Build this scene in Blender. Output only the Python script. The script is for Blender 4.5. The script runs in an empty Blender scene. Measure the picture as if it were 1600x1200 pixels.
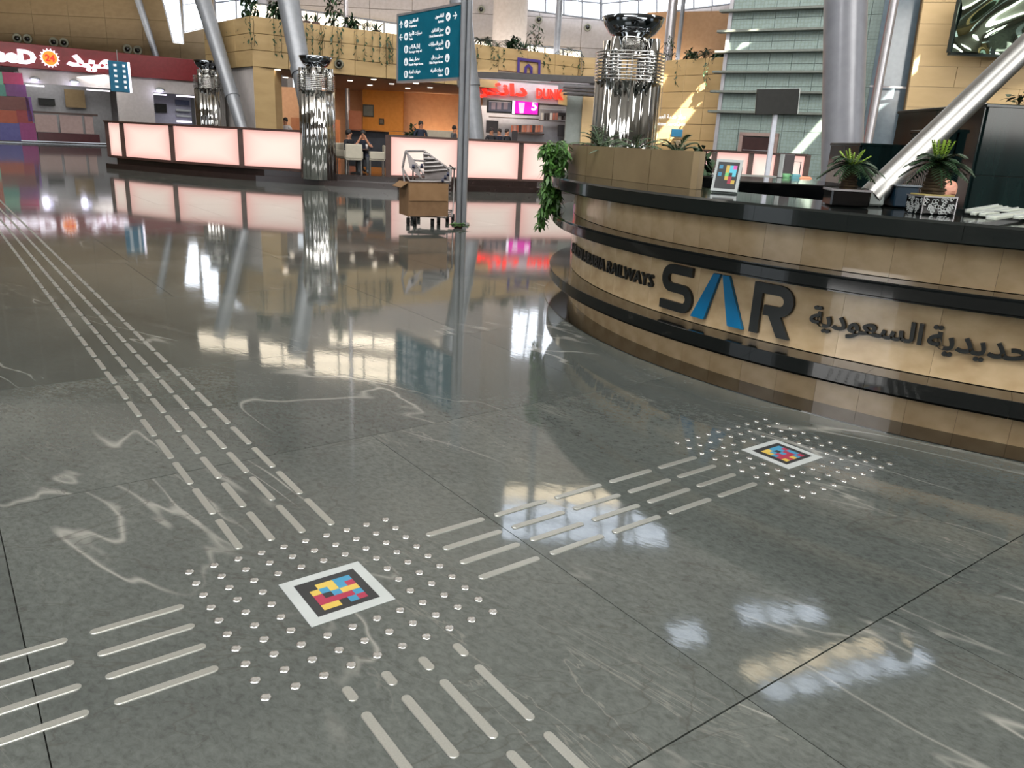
import bpy, bmesh, math, random
from math import sin, cos, pi, radians, sqrt, atan2, hypot
from mathutils import Vector, Matrix
from mathutils.geometry import delaunay_2d_cdt
random.seed(7)
S = bpy.context.scene
COL = S.collection
V = Vector

# ------------------------------------------------------------------ camera
FPX, PIT, ROL, YAW = 1212.71, 0.302431, 0.0498903, 0.64843
EYE = V((0, 0, 1.5))
U_ = 0.0853029                      # one stud spacing in metres
fw = V((0, cos(PIT), -sin(PIT)))
rt0 = V((1, 0, 0)); up0 = rt0.cross(fw)
RT = rt0 * cos(ROL) + up0 * sin(ROL)
UP = -rt0 * sin(ROL) + up0 * cos(ROL)
cam_d = bpy.data.cameras.new('camera'); cam = bpy.data.objects.new('camera', cam_d)
COL.objects.link(cam); S.camera = cam
cam_d.sensor_width = 36; cam_d.lens = 36 * FPX / 1600
cam_d.clip_start = .05; cam_d.clip_end = 400
mw = Matrix((RT, UP, -fw)).transposed().to_4x4(); mw.translation = EYE
cam.matrix_world = mw

# ------------------------------------------------------------------ world, light, exposure
W = bpy.data.worlds.new('sky'); S.world = W; W.use_nodes = True
wn = W.node_tree.nodes; bg = wn['Background']
bg.inputs[0].default_value = (.86, .93, 1, 1); bg.inputs[1].default_value = 1.0
vs = S.view_settings
vs.view_transform = 'Standard'; vs.look = 'None'; vs.gamma = 1; vs.use_curve_mapping = False
vs.exposure = 0.47
cy = S.cycles
cy.use_denoising = True
try: cy.denoiser = 'OPENIMAGEDENOISE'
except Exception: pass
cy.max_bounces = 7; cy.diffuse_bounces = 3; cy.glossy_bounces = 4; cy.transmission_bounces = 4
cy.sample_clamp_indirect = 6; cy.caustics_reflective = False; cy.caustics_refractive = False

SUN_DIR = V((-.1, .68, -.6)).normalized()
sd = bpy.data.lights.new('sun', 'SUN'); sd.energy = 26; sd.angle = .005; sd.color = (1, .9, .72)
so = bpy.data.objects.new('sun', sd); COL.objects.link(so)
so.rotation_euler = SUN_DIR.to_track_quat('-Z', 'Y').to_euler()

def area(name, loc, aim, sx, sy, power, col=(1, 1, 1)):
    d = bpy.data.lights.new(name, 'AREA'); d.shape = 'RECTANGLE'; d.size = sx; d.size_y = sy
    d.energy = power; d.color = col
    o = bpy.data.objects.new(name, d); COL.objects.link(o); o.location = loc
    o.rotation_euler = (V(aim) - V(loc)).to_track_quat('-Z', 'Y').to_euler()
    return o
area('entrance_top_fill', (-4, -3, 19), (0, 5, 0), 18, 8, 4200, (1, .98, .95))  # added soft top fill, set where the floor never mirrors it
area('far_wall_fill', (-8, 16, 19.4), (-10, 46, 3), 30, 6, 5200, (1, .97, .93))  # fill lamp added to brighten the far walls, no roof opening here
area('right_wall_fill', (14, 15, 19.4), (14, 34, 3), 14, 6, 3000, (1, .98, .95))  # another added lamp under the closed roof, for the walls at right
area('desk_fill_right', (9, -9.3, 7), (4, 4, .6), 22, 10, 4200, (1, .97, .92))  # lamp added in front of the rear windows to brighten the desk face
area('ceiling_fill_cafe', (0, 41, 5.4), (0, 42, 19), 26, 3, 1300, (1, .95, .92))  # made-up lamp hidden behind the fascia, lifts back wall and ceiling
area('ceiling_fill_shop', (-27, 54, 6.6), (-27, 54.5, 19), 26, 3, 1100, (1, .94, .86))  # invented lamp above the red shop, throws light up at the ceiling
area('desk_fill_left', (-14, -9.3, 6), (0, 6, .6), 12, 7, 1500, (1, .98, .96))  # second lamp added before the rear windows, fills from the left

# ------------------------------------------------------------------ helpers
def ray(x, y): return fw + RT * ((x - 800) / FPX) - UP * ((y - 600) / FPX)
def P(x, y, Y):
    d = ray(x, y); return EYE + d * (Y / d.y)
def F(x, y, z=0.0):
    d = ray(x, y); return EYE + d * ((z - EYE.z) / d.z)
def prj(p):
    d = V(p) - EYE; z = d.dot(fw); return 800 + FPX * d.dot(RT) / z, 600 - FPX * d.dot(UP) / z
def yh(x): return 221.63 + (x - 800) * math.tan(ROL)
def XH(x, Y): return P(x, yh(x), Y).x
GT = (-6.6553479, -30.1552242)
def G(i, j, z=0.0):
    a, b = (i - GT[0]) * U_, (j - GT[1]) * U_
    return V((a * cos(YAW) - b * sin(YAW), a * sin(YAW) + b * cos(YAW), z))

def srgb(r, g, b):
    f = lambda c: (c / 255 / 12.92) if c <= 10 else ((c / 255 + .055) / 1.055) ** 2.4
    return (f(r), f(g), f(b), 1)

MATS = {}
def mat(name, col, rough=.6, metal=0, spec=.5, em=None, es=0, noise=None, bump=None, coat=0, trans=0, alpha=1):
    """noise=(scale, colour2, detail, (sx,sy,sz)); bump=(scale,strength)"""
    m = bpy.data.materials.new(name); m.use_nodes = True
    nt = m.node_tree; b = nt.nodes['Principled BSDF']
    c = srgb(*col)
    b.inputs['Base Color'].default_value = c; b.inputs['Roughness'].default_value = rough
    b.inputs['Metallic'].default_value = metal; b.inputs['Specular IOR Level'].default_value = spec
    b.inputs['Coat Weight'].default_value = coat; b.inputs['Coat Roughness'].default_value = .04
    b.inputs['Transmission Weight'].default_value = trans; b.inputs['Alpha'].default_value = alpha
    if em: b.inputs['Emission Color'].default_value = srgb(*em); b.inputs['Emission Strength'].default_value = es
    tc = nt.nodes.new('ShaderNodeTexCoord')
    n = noise or (6, tuple(max(0, k - 8) for k in col), 3, (1, 1, 1))
    mp = nt.nodes.new('ShaderNodeMapping'); mp.inputs['Scale'].default_value = n[3]
    nz = nt.nodes.new('ShaderNodeTexNoise'); nz.inputs['Scale'].default_value = n[0]; nz.inputs['Detail'].default_value = n[2]
    cr = nt.nodes.new('ShaderNodeValToRGB'); cr.color_ramp.elements[0].position = .35; cr.color_ramp.elements[1].position = .65
    cr.color_ramp.elements[0].color = c; cr.color_ramp.elements[1].color = srgb(*n[1])
    L = nt.links.new
    L(tc.outputs['Object'], mp.inputs[0]); L(mp.outputs[0], nz.inputs[0]); L(nz.outputs[0], cr.inputs[0]); L(cr.outputs[0], b.inputs['Base Color'])
    if bump:
        n2 = nt.nodes.new('ShaderNodeTexNoise'); n2.inputs['Scale'].default_value = bump[0]; n2.inputs['Detail'].default_value = 4
        bp = nt.nodes.new('ShaderNodeBump'); bp.inputs['Strength'].default_value = bump[1]; bp.inputs['Distance'].default_value = .01
        L(tc.outputs['Object'], n2.inputs[0]); L(n2.outputs[0], bp.inputs['Height']); L(bp.outputs[0], b.inputs['Normal'])
    MATS[name] = m
    return m

class MB:
    def __init__(s): s.v = []; s.f = []; s.mi = []; s.m = 0; s.sm = []; s.smooth = False
    def add(s, vs, fs):
        o = len(s.v); s.v += [tuple(p) for p in vs]
        for f in fs: s.f.append([o + k for k in f]); s.mi.append(s.m); s.sm.append(s.smooth)
        return s
    def box(s, c, d, rz=0, M=None):
        c = V(c); hx, hy, hz = d[0] / 2, d[1] / 2, d[2] / 2
        R = Matrix.Rotation(rz, 3, 'Z') if M is None else M
        vs = [c + R @ V((x * hx, y * hy, z * hz)) for x in (-1, 1) for y in (-1, 1) for z in (-1, 1)]
        return s.add(vs, [(0, 1, 3, 2), (4, 6, 7, 5), (0, 4, 5, 1), (2, 3, 7, 6), (0, 2, 6, 4), (1, 5, 7, 3)])
    def bbox(s, c, d, b, rz=0, M=None):      # bevelled box
        c = V(c); R = Matrix.Rotation(rz, 3, 'Z') if M is None else M
        bm = bmesh.new(); bmesh.ops.create_cube(bm, size=1)
        for v in bm.verts: v.co = V((v.co.x * d[0], v.co.y * d[1], v.co.z * d[2]))
        bmesh.ops.bevel(bm, geom=bm.edges[:], offset=b, segments=1, affect='EDGES')
        bm.verts.index_update()
        s.add([c + R @ v.co for v in bm.verts], [[v.index for v in f.verts] for f in bm.faces]); bm.free(); return s
    def tube(s, pts, r, n=8, cap=True):
        pts = [V(p) for p in pts]; N = len(pts)
        rr = r if isinstance(r, (list, tuple)) else [r] * N
        vs = []; prev = None
        for k, p in enumerate(pts):
            t = (pts[min(k + 1, N - 1)] - pts[max(k - 1, 0)]).normalized()
            a = prev if prev is not None else (V((0, 0, 1)) if abs(t.z) < .9 else V((1, 0, 0)))
            x = (a - t * a.dot(t)).normalized(); y = t.cross(x); prev = x
            for q in range(n):
                th = 2 * pi * q / n; vs.append(p + (x * cos(th) + y * sin(th)) * rr[k])
        fs = [(k * n + q, k * n + (q + 1) % n, (k + 1) * n + (q + 1) % n, (k + 1) * n + q) for k in range(N - 1) for q in range(n)]
        sm = s.smooth; s.smooth = n > 5; s.add(vs, fs); s.smooth = sm
        if cap: s.add(vs[:n], [tuple(range(n))[::-1]]); s.add(vs[-n:], [tuple(range(n))])
        return s
    def lathe(s, prof, n=24, c=(0, 0, 0), mod=None):
        c = V(c); vs = []; fs = []
        for r, z in prof:
            for q in range(n):
                th = 2 * pi * q / n; k = mod(th, r, z) if mod else 1
                vs.append(c + V((r * k * cos(th), r * k * sin(th), z)))
        m = len(prof)
        for a in range(m - 1):
            for q in range(n): fs.append((a * n + q, a * n + (q + 1) % n, (a + 1) * n + (q + 1) % n, (a + 1) * n + q))
        fs.append(tuple(range(n))[::-1]); fs.append(tuple((m - 1) * n + q for q in range(n)))
        sm = s.smooth; s.smooth = True; s.add(vs, fs); s.smooth = sm; return s
    def prism(s, poly, z0, z1, M=None):
        n = len(poly); vs = [V((x, y, z0)) for x, y in poly] + [V((x, y, z1)) for x, y in poly]
        if M is not None: vs = [M @ v for v in vs]
        return s.add(vs, [tuple(range(n))[::-1], tuple(range(n, 2 * n))] + [(k, (k + 1) % n, (k + 1) % n + n, k + n) for k in range(n)])
    def arc(s, C, r0, r1, z0, z1, a0, a1, n):
        """ring segment, angles in degrees"""
        vs = []
        for k in range(n + 1):
            a = radians(a0 + (a1 - a0) * k / n)
            for r, z in ((r0, z0), (r1, z0), (r1, z1), (r0, z1)): vs.append((C[0] + r * cos(a), C[1] + r * sin(a), z))
        fs = [(4 * k + q, 4 * k + (q + 1) % 4, 4 * k + 4 + (q + 1) % 4, 4 * k + 4 + q) for k in range(n) for q in range(4)]
        fs += [(0, 3, 2, 1), (4 * n, 4 * n + 1, 4 * n + 2, 4 * n + 3)]
        return s.add(vs, fs)
    def mesh(s, name, mats):
        me = bpy.data.meshes.new(name); me.from_pydata(s.v, [], s.f)
        mats = mats if isinstance(mats, (list, tuple)) else [mats]
        for m in mats: me.materials.append(m)
        me.polygons.foreach_set('material_index', s.mi); me.polygons.foreach_set('use_smooth', s.sm)
        bm = bmesh.new(); bm.from_mesh(me); bmesh.ops.recalc_face_normals(bm, faces=bm.faces[:]); bm.to_mesh(me); bm.free()
        me.update(); return me
    def obj(s, name, mats, parent=None, loc=None, rz=0): return link(name, s.mesh(name, mats), parent, loc, rz)

def link(name, me, parent=None, loc=None, rz=0):
    o = bpy.data.objects.new(name, me); COL.objects.link(o)
    if parent: o.parent = parent
    if loc is not None: o.location = loc
    o.rotation_euler.z = rz
    return o
def tag(o, label, cat, group=None):
    o['label'] = label; o['category'] = cat
    if group: o['group'] = group
    return o
def thing(name, label, cat, loc=(0, 0, 0), rz=0, group=None):
    o = link(name, None, None, loc, rz); return tag(o, label, cat, group)
def struct(o): o['kind'] = 'structure'; return o
def copy_tree(o, parent=None):
    c = o.copy(); COL.objects.link(c); c.parent = parent
    for ch in [k for k in CH.get(o.name, [])]: copy_tree(ch, c)
    return c
CH = {}
def reg(o):
    CH[o.name] = [k for k in bpy.data.objects if k.parent == o]
    for k in CH[o.name]: reg(k)
ORD = ['zeroth', 'first', 'second', 'third', 'fourth', 'fifth', 'sixth', 'seventh', 'eighth', 'ninth', 'tenth'] + ['eleventh', 'twelfth', 'thirteenth', 'fourteenth', 'fifteenth', 'sixteenth', 'seventeenth', 'eighteenth', 'nineteenth', 'twentieth']
def ordn(n):
    if n <= 20: return ORD[n]
    t = {2: 'twenty', 3: 'thirty', 4: 'forty', 5: 'fifty', 6: 'sixty'}[n // 10]
    return (t + '-' + ORD[n % 10]) if n % 10 else t[:-1] + 'ieth'

FONT_CACHE = {}
def text_mb(txt, h, depth, width=None, align='LEFT', sx=1.0, bold=0.0, res=2):
    """text as mesh in its own XY plane, +Z outwards; returns verts and faces"""
    cu = bpy.data.curves.new('t', 'FONT'); cu.body = shape_ar(txt); cu.size = 1; cu.extrude = .5; cu.offset = bold; cu.resolution_u = res
    cu.align_x = align
    o = bpy.data.objects.new('t', cu); COL.objects.link(o)
    bpy.context.view_layer.update()
    dg = bpy.context.evaluated_depsgraph_get()
    me = bpy.data.meshes.new_from_object(o.evaluated_get(dg))
    vs = [v.co.copy() for v in me.vertices]; fs = [list(p.vertices) for p in me.polygons]
    bpy.data.objects.remove(o); bpy.data.meshes.remove(me)
    if not vs: return [], []
    x0 = min(v.x for v in vs); x1 = max(v.x for v in vs); y0 = min(v.y for v in vs); y1 = max(v.y for v in vs)
    k = h / .73
    kx = (width / (x1 - x0)) if width else k * sx
    ox = x0 if align == 'LEFT' else (x1 if align == 'RIGHT' else (x0 + x1) / 2)
    return [V(((v.x - ox) * kx, v.y * k, (v.z + .5) * depth)) for v in vs], fs
AR = {0x627: (0xFE8D, 2), 0x623: (0xFE83, 2), 0x625: (0xFE87, 2), 0x628: (0xFE8F, 4), 0x629: (0xFE93, 2), 0x62A: (0xFE95, 4), 0x62C: (0xFE9D, 4), 0x62D: (0xFEA1, 4), 0x62E: (0xFEA5, 4), 0x62F: (0xFEA9, 2), 0x631: (0xFEAD, 2), 0x632: (0xFEAF, 2), 0x633: (0xFEB1, 4), 0x635: (0xFEB9, 4), 0x637: (0xFEC1, 4), 0x639: (0xFEC9, 4), 0x63A: (0xFECD, 4), 0x641: (0xFED1, 4), 0x642: (0xFED5, 4), 0x643: (0xFED9, 4), 0x644: (0xFEDD, 4), 0x645: (0xFEE1, 4), 0x646: (0xFEE5, 4), 0x647: (0xFEE9, 4), 0x648: (0xFEED, 2), 0x649: (0xFEEF, 2), 0x64A: (0xFEF1, 4), 0x621: (0xFE80, 1)}
def shape_ar(s):
    """join Arabic letters into their contextual forms and lay them out left to right"""
    if not any(ord(c) in AR for c in s): return s
    out = []
    for k, c in enumerate(s):
        o = ord(c)
        if o not in AR: out.append(c); continue
        base, n = AR[o]; pv = ord(s[k - 1]) if k else 0; nx_ = ord(s[k + 1]) if k + 1 < len(s) else 0
        jp = pv in AR and AR[pv][1] == 4 and n > 1; jn = nx_ in AR and AR[nx_][1] > 1 and n == 4
        out.append(chr(base + (3 if jp and jn else 1 if jp else 2 if jn else 0)))
    return ''.join(out[::-1])
def frame3(origin, xdir, ydir=(0, 0, 1)):
    x = V(xdir).normalized(); y = V(ydir).normalized(); z = x.cross(y).normalized(); y = z.cross(x)
    M = Matrix((x, y, z)).transposed().to_4x4(); M.translation = V(origin); return M

# ------------------------------------------------------------------ materials
def floor_mat():
    m = bpy.data.materials.new('polished_slate'); m.use_nodes = True; nt = m.node_tree; N = nt.nodes; L = nt.links.new
    b = N['Principled BSDF']; tc = N.new('ShaderNodeTexCoord'); mp = N.new('ShaderNodeMapping')
    mp.inputs['Rotation'].default_value = (0, 0, radians(-52))
    oi = N.new('ShaderNodeObjectInfo'); cmb = N.new('ShaderNodeCombineXYZ'); sc_ = N.new('ShaderNodeMath'); sc_.operation = 'MULTIPLY'; sc_.inputs[1].default_value = 23
    L(oi.outputs['Random'], sc_.inputs[0]); L(sc_.outputs[0], cmb.inputs[0]); L(sc_.outputs[0], cmb.inputs[1]); L(sc_.outputs[0], cmb.inputs[2])
    va = N.new('ShaderNodeVectorMath'); va.operation = 'ADD'; L(tc.outputs['Object'], va.inputs[0]); L(cmb.outputs[0], va.inputs[1]); L(va.outputs[0], mp.inputs[0])
    def noise(sc, det, src, rough=.5, dist=0, stretch=(1, 1, 1)):
        k = N.new('ShaderNodeMapping'); k.inputs['Scale'].default_value = stretch; L(src, k.inputs[0])
        n = N.new('ShaderNodeTexNoise'); n.inputs['Scale'].default_value = sc; n.inputs['Detail'].default_value = det
        n.inputs['Roughness'].default_value = rough; n.inputs['Distortion'].default_value = dist; L(k.outputs[0], n.inputs[0]); return n
    def ramp(src, pts):
        r = N.new('ShaderNodeValToRGB'); e = r.color_ramp.elements
        while len(e) < len(pts): e.new(.5)
        for k, (p, c) in enumerate(pts): e[k].position = p; e[k].color = c
        L(src, r.inputs[0]); return r
    def mix(f, a, c, mode='MIX'):
        x = N.new('ShaderNodeMix'); x.data_type = 'RGBA'; x.blend_type = mode
        if isinstance(f, float): x.inputs[0].default_value = f
        else: L(f, x.inputs[0])
        for s_, v in ((6, a), (7, c)):
            if isinstance(v, tuple): x.inputs[s_].default_value = v
            else: L(v, x.inputs[s_])
        return x.outputs[2]
    n1 = noise(.55, 5, mp.outputs[0], .6, 1.2, (1, .45, 1))
    base = ramp(n1.outputs[0], [(.3, srgb(70, 75, 73)), (.5, srgb(84, 89, 86)), (.74, srgb(101, 105, 101))]).outputs[0]
    n2 = noise(46, 5, mp.outputs[0], .7, .4, (1, .6, 1))
    grain = ramp(n2.outputs[0], [(.32, (.62, .62, .62, 1)), (.52, (1, 1, 1, 1)), (.74, (1.32, 1.32, 1.3, 1))]).outputs[0]
    c1 = mix(.8, base, grain, 'MULTIPLY')
    one = (1, 1, 1, 1); z = (0, 0, 0, 1)
    v1 = noise(.5, 3.5, mp.outputs[0], .55, 1.6, (1.5, .38, 1))
    vein = ramp(v1.outputs[0], [(.491, z), (.5, one), (.509, z)])
    msk = noise(.8, 2, va.outputs[0], .5)
    mr = ramp(msk.outputs[0], [(.5, z), (.62, (.85, .85, .85, 1))])
    vm = mix(vein.outputs[0], z, mr.outputs[0])
    c2 = mix(vm, c1, srgb(146, 146, 140))
    v2 = noise(1.3, 5, mp.outputs[0], .6, 2.2, (1.6, .3, 1))
    vein2 = ramp(v2.outputs[0], [(.492, z), (.5, one), (.508, z)])
    vm2 = mix(vein2.outputs[0], z, ramp(noise(.6, 2, mp.outputs[0]).outputs[0], [(.46, z), (.6, (.5, .5, .5, 1))]).outputs[0])
    c3 = mix(vm2, c2, srgb(132, 131, 124))
    v3 = noise(.9, 4, va.outputs[0], .6, 2.4, (.5, 1.1, 1))
    vm3 = mix(ramp(v3.outputs[0], [(.494, z), (.5, one), (.506, z)]).outputs[0], z, (.55, .55, .55, 1))
    c4 = mix(vm3, c3, srgb(66, 66, 62))
    L(c4, b.inputs['Base Color'])
    rr = N.new('ShaderNodeMapRange'); rr.inputs['To Min'].default_value = .02; rr.inputs['To Max'].default_value = .085
    L(noise(3, 4, tc.outputs['Object']).outputs[0], rr.inputs[0]); L(rr.outputs[0], b.inputs['Roughness'])
    b.inputs['Specular IOR Level'].default_value = .62
    bp = N.new('ShaderNodeBump'); bp.inputs['Strength'].default_value = .05; bp.inputs['Distance'].default_value = .004
    L(noise(16, 3, mp.outputs[0], .6, 0, (1, .5, 1)).outputs[0], bp.inputs['Height']); L(bp.outputs[0], b.inputs['Normal'])
    return m
M_floor = floor_mat()
M_joint = mat('dark_joint', (48, 48, 45), .6)
M_steel = mat('brushed_steel', (206, 204, 194), .3, 1, noise=(30, (186, 184, 176), 3, (1, 8, 1)))
M_steel_flat = mat('satin_steel_bar', (186, 188, 182), .36, .7, noise=(220, (178, 180, 174), 2, (1, 1, 1)))
M_stud = mat('polished_steel_stud', (222, 224, 222), .22, .9)
M_white = mat('white_enamel', (176, 182, 182), .4)
M_black = mat('charcoal_print', (50, 52, 54), .45)
M_y = mat('yellow_print', (198, 172, 84), .45); M_b = mat('blue_print', (66, 136, 170), .45); M_r = mat('crimson_print', (158, 54, 78), .45)
def stone_mat():
    m = mat('beige_limestone', (214, 190, 152), .14, spec=.5, noise=(5, (192, 166, 128), 5, (1, 1, 1.5)), bump=(9, .02), coat=.25)
    return m
M_beige = stone_mat()
M_beige2 = mat('beige_planter_stone', (134, 118, 90), .4, noise=(4, (122, 106, 80), 5, (1, 1, 1)))
M_seam = mat('brown_seam', (96, 76, 50), .7)
M_granite = mat('black_granite', (10, 12, 13), .06, spec=.7, noise=(140, (18, 21, 21), 2, (1, 1, 1)))
M_granite_top = mat('dark_green_granite', (16, 20, 20), .07, spec=.6, noise=(160, (30, 35, 34), 3, (1, 1, 1)))
M_brown = mat('polished_brown_granite', (18, 14, 10), .07, spec=.9, noise=(80, (30, 25, 17), 3, (1, 1, 1)), coat=.25)
M_letter = mat('dark_letter_metal', (38, 42, 42), .45)
M_blueletter = mat('blue_letter', (0, 118, 170), .4)
M_chrome = mat('mirror_chrome', (205, 205, 203), .045, 1)
M_pole = mat('brushed_pole_steel', (160, 160, 158), .36, 1, noise=(3, (150, 150, 148), 3, (1, 1, .3)))
M_paint = mat('grey_painted_steel', (132, 136, 142), .35, .25)
M_lcol = mat('lavender_grey_column_paint', (146, 148, 156), .28, .1)
M_yellow = mat('yellow_stone_cladding', (182, 156, 112), .55, noise=(2, (172, 146, 102), 4, (.6, .6, 2)))
M_yellow_b = mat('bright_yellow_stone', (198, 170, 124), .5, noise=(2, (190, 162, 116), 4, (.6, .6, 2)))
M_tan = mat('tan_wall_cladding', (108, 90, 62), .6, noise=(2, (100, 82, 54), 4, (1, 1, 2)))
M_tan2 = mat('orange_tan_cladding', (154, 118, 82), .6)
M_greywall = mat('grey_tile_cladding', (146, 139, 135), .6)
M_whitewall = mat('white_wall_paint', (196, 190, 188), .6)
M_ceil = mat('pale_ceiling', (206, 202, 196), .7)
M_red = mat('dark_red_fascia', (134, 26, 36), .35)
M_brownpost = mat('brown_post', (72, 52, 46), .4)
M_plinth = mat('dark_polished_plinth', (46, 36, 34), .15, spec=.7)
M_salmon = mat('salmon_plaster', (214, 160, 118), .6)
M_orange = mat('orange_plaster', (214, 142, 52), .6)
M_teal = mat('teal_sign', (10, 104, 128), .35)
M_signwhite = mat('sign_white', (235, 238, 242), .4, em=(235, 238, 242), es=.25)
M_card = mat('cardboard', (122, 94, 66), .8, noise=(8, (112, 85, 58), 3, (1, 1, 1)))
M_leaf = mat('green_leaf', (50, 88, 36), .45, noise=(20, (76, 118, 50), 3, (1, 1, 1)))
M_leafd = mat('dark_leaf', (30, 54, 34), .45, noise=(20, (42, 68, 38), 3, (1, 1, 1)))
M_leafl = mat('lime_leaf', (124, 156, 52), .45, noise=(20, (150, 178, 70), 3, (1, 1, 1)))
M_trunk = mat('rough_trunk', (74, 60, 40), .9, noise=(30, (48, 38, 26), 4, (1, 1, 1)), bump=(40, .6))
M_soil = mat('soil', (52, 40, 30), .95)
M_blackgloss = mat('black_gloss', (8, 9, 10), .08, spec=.7)
M_screen = mat('dark_screen', (22, 24, 22), .4, spec=.25)
M_mint = None
def mint_mat():
    m = mat('mint_perforated_tile', (136, 150, 142), .5); nt = m.node_tree; N = nt.nodes; L = nt.links.new
    b = N['Principled BSDF']; tc = N.new('ShaderNodeTexCoord')
    mp = N.new('ShaderNodeMapping'); mp.inputs['Scale'].default_value = (8, 8, 8); L(tc.outputs['Object'], mp.inputs[0])
    vo = N.new('ShaderNodeTexVoronoi'); vo.inputs['Scale'].default_value = 1; vo.inputs['Randomness'].default_value = .25; L(mp.outputs[0], vo.inputs[0])
    r = N.new('ShaderNodeValToRGB'); e = r.color_ramp.elements; e[0].position = .17; e[0].color = srgb(92, 106, 104); e[1].position = .24; e[1].color = srgb(132, 150, 147)
    e2 = e.new(.55); e2.color = srgb(132, 150, 147); e3 = e.new(.66); e3.color = srgb(122, 138, 132)
    L(vo.outputs['Distance'], r.inputs[0]); L(r.outputs[0], b.inputs['Base Color']); return m
M_mint = mint_mat()
M_mintledge = mat('mint_ledge', (112, 118, 112), .5)
M_glassblue = mat('blue_grey_glass', (104, 118, 128), .12, spec=.7)
M_frame = mat('silver_frame', (190, 188, 192), .3, .6)
M_window = mat('daylit_glass', (220, 230, 240), .2, em=(236, 243, 255), es=2.6)
M_windoww = mat('warm_daylit_glass', (240, 226, 200), .2, em=(255, 240, 214), es=2.2)
M_skin = mat('skin', (176, 124, 96), .55); M_hair = mat('black_hair', (24, 20, 20), .6)
M_navy = mat('navy_shirt', (34, 40, 58), .8); M_greyc = mat('grey_cloth', (72, 76, 80), .8); M_whitec = mat('white_cloth', (205, 200, 200), .8); M_trous = mat('dark_trousers', (40, 42, 48), .8)
M_cream = mat('cream_leather', (186, 180, 164), .5)
M_redlit = mat('red_lit_letter', (255, 40, 20), .4, em=(255, 36, 14), es=.9)
M_magenta = mat('magenta_screen', (226, 20, 180), .3, em=(230, 20, 180), es=.7)
M_whitelit = mat('white_lit_letter', (255, 250, 255), .4, em=(246, 238, 255), es=.95)
M_orangelit = mat('orange_lit_logo', (250, 150, 40), .4, em=(252, 146, 36), es=.6)
M_lamp = mat('lit_downlight', (255, 240, 220), .4, em=(255, 238, 216), es=6)
M_lampv = mat('lit_downlight_violet', (230, 230, 255), .4, em=(216, 214, 255), es=4)
M_purple = mat('purple_emblem', (70, 54, 126), .5)
def lightbox_mat():
    m = mat('backlit_pink_panel', (250, 214, 200), .3); nt = m.node_tree; N = nt.nodes; L = nt.links.new
    b = N['Principled BSDF']; b.inputs['Base Color'].default_value = srgb(120, 105, 100)
    for l in list(b.inputs['Base Color'].links): nt.links.remove(l)
    tc = N.new('ShaderNodeTexCoord'); mp = N.new('ShaderNodeMapping'); mp.inputs['Location'].default_value = (-.5, -.5, -.5)
    L(tc.outputs['Generated'], mp.inputs[0]); sp = N.new('ShaderNodeSeparateXYZ'); L(mp.outputs[0], sp.inputs[0])
    def mth(op, a, c=None):
        k = N.new('ShaderNodeMath'); k.operation = op
        for q, v in ((0, a), (1, c)):
            if v is None: continue
            if isinstance(v, (int, float)): k.inputs[q].default_value = v
            else: L(v, k.inputs[q])
        return k.outputs[0]
    ax = mth('POWER', mth('ABSOLUTE', mth('MULTIPLY', sp.outputs[0], 2)), 3); az = mth('POWER', mth('ABSOLUTE', mth('MULTIPLY', sp.outputs[2], 2)), 3)
    d = mth('MAXIMUM', ax, az)
    r = N.new('ShaderNodeValToRGB'); e = r.color_ramp.elements; e[0].position = 0; e[0].color = srgb(255, 238, 224); e[1].position = 1; e[1].color = srgb(250, 184, 174)
    L(d, r.inputs[0]); L(r.outputs[0], b.inputs['Emission Color']); b.inputs['Emission Strength'].default_value = .66
    return m
M_box = lightbox_mat()

# ------------------------------------------------------------------ room shell
def slab_poly(poly, z, name, m):
    mb = MB(); mb.add([(x, y, z) for x, y in poly], [tuple(range(len(poly)))]); return mb.obj(name, m)
# floor: near slabs one by one, far floor as one sheet under the same joints
floor = struct(link('floor', None))
mb = MB(); mb.box((0, 24, -.055), (120, 84, .07)); b0 = mb.obj('floor_bed', M_joint, floor)
bands = [(-90, -61), (-61, -37.4), (-37.4, -17.7), (-17.7, 10.3), (10.3, 29.8), (29.8, 57), (57, 82), (82, 109), (109, 136), (136, 163), (163, 190)]
joints = {-37.4: [3.7, 13.4, 22.8, 42, 61], -17.7: [-25.5, -6, 13.4, 33.2, 52.5, 72], 10.3: [-25.5, -6, 33, 52.5, 72], 29.8: [-35, -16, 4, 33, 52.5, 72], 57: [-30, -10.5, 13.4, 33, 51, 72],
          82: [-25.5, -6, 14, 33.6, 53, 72]}
gp = .02
for bi, (j0, j1) in enumerate(bands):
    js = joints.get(j0, [-45 + 19.5 * k + (9.7 if bi % 2 else 3.2) for k in range(9)])
    js = sorted(set([-150, -110, -70] + js + [140, 175, 210]))
    for a, b in zip(js[:-1], js[1:]):
        if b - a < 2: continue
        cs = [G(a + gp, j0 + .032), G(b - gp, j0 + .032), G(b - gp, j1 - .032), G(a + gp, j1 - .032)]
        mid = G((a + b) / 2, (j0 + j1) / 2)
        if mid.y < -8: continue
        mb = MB(); mb.prism([(p.x, p.y) for p in cs], -.02, 0); mb.obj('tile', M_floor, floor)
fr = [G(-500, 190 + gp), G(900, 190 + gp), G(900, 900), G(-500, 900)]
mb = MB(); mb.prism([(p.x, p.y) for p in fr], -.02, 0)
for a, b, c, d in ((-500, -150, -300, 190), (210, 700, -300, 190), (-150, 210, -400, -90)):
    q = [G(a, c), G(b - gp, c), G(b - gp, d), G(a, d)]; mb.prism([(p.x, p.y) for p in q], -.02, 0)
mb.obj('far_floor', M_floor, floor)

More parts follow.
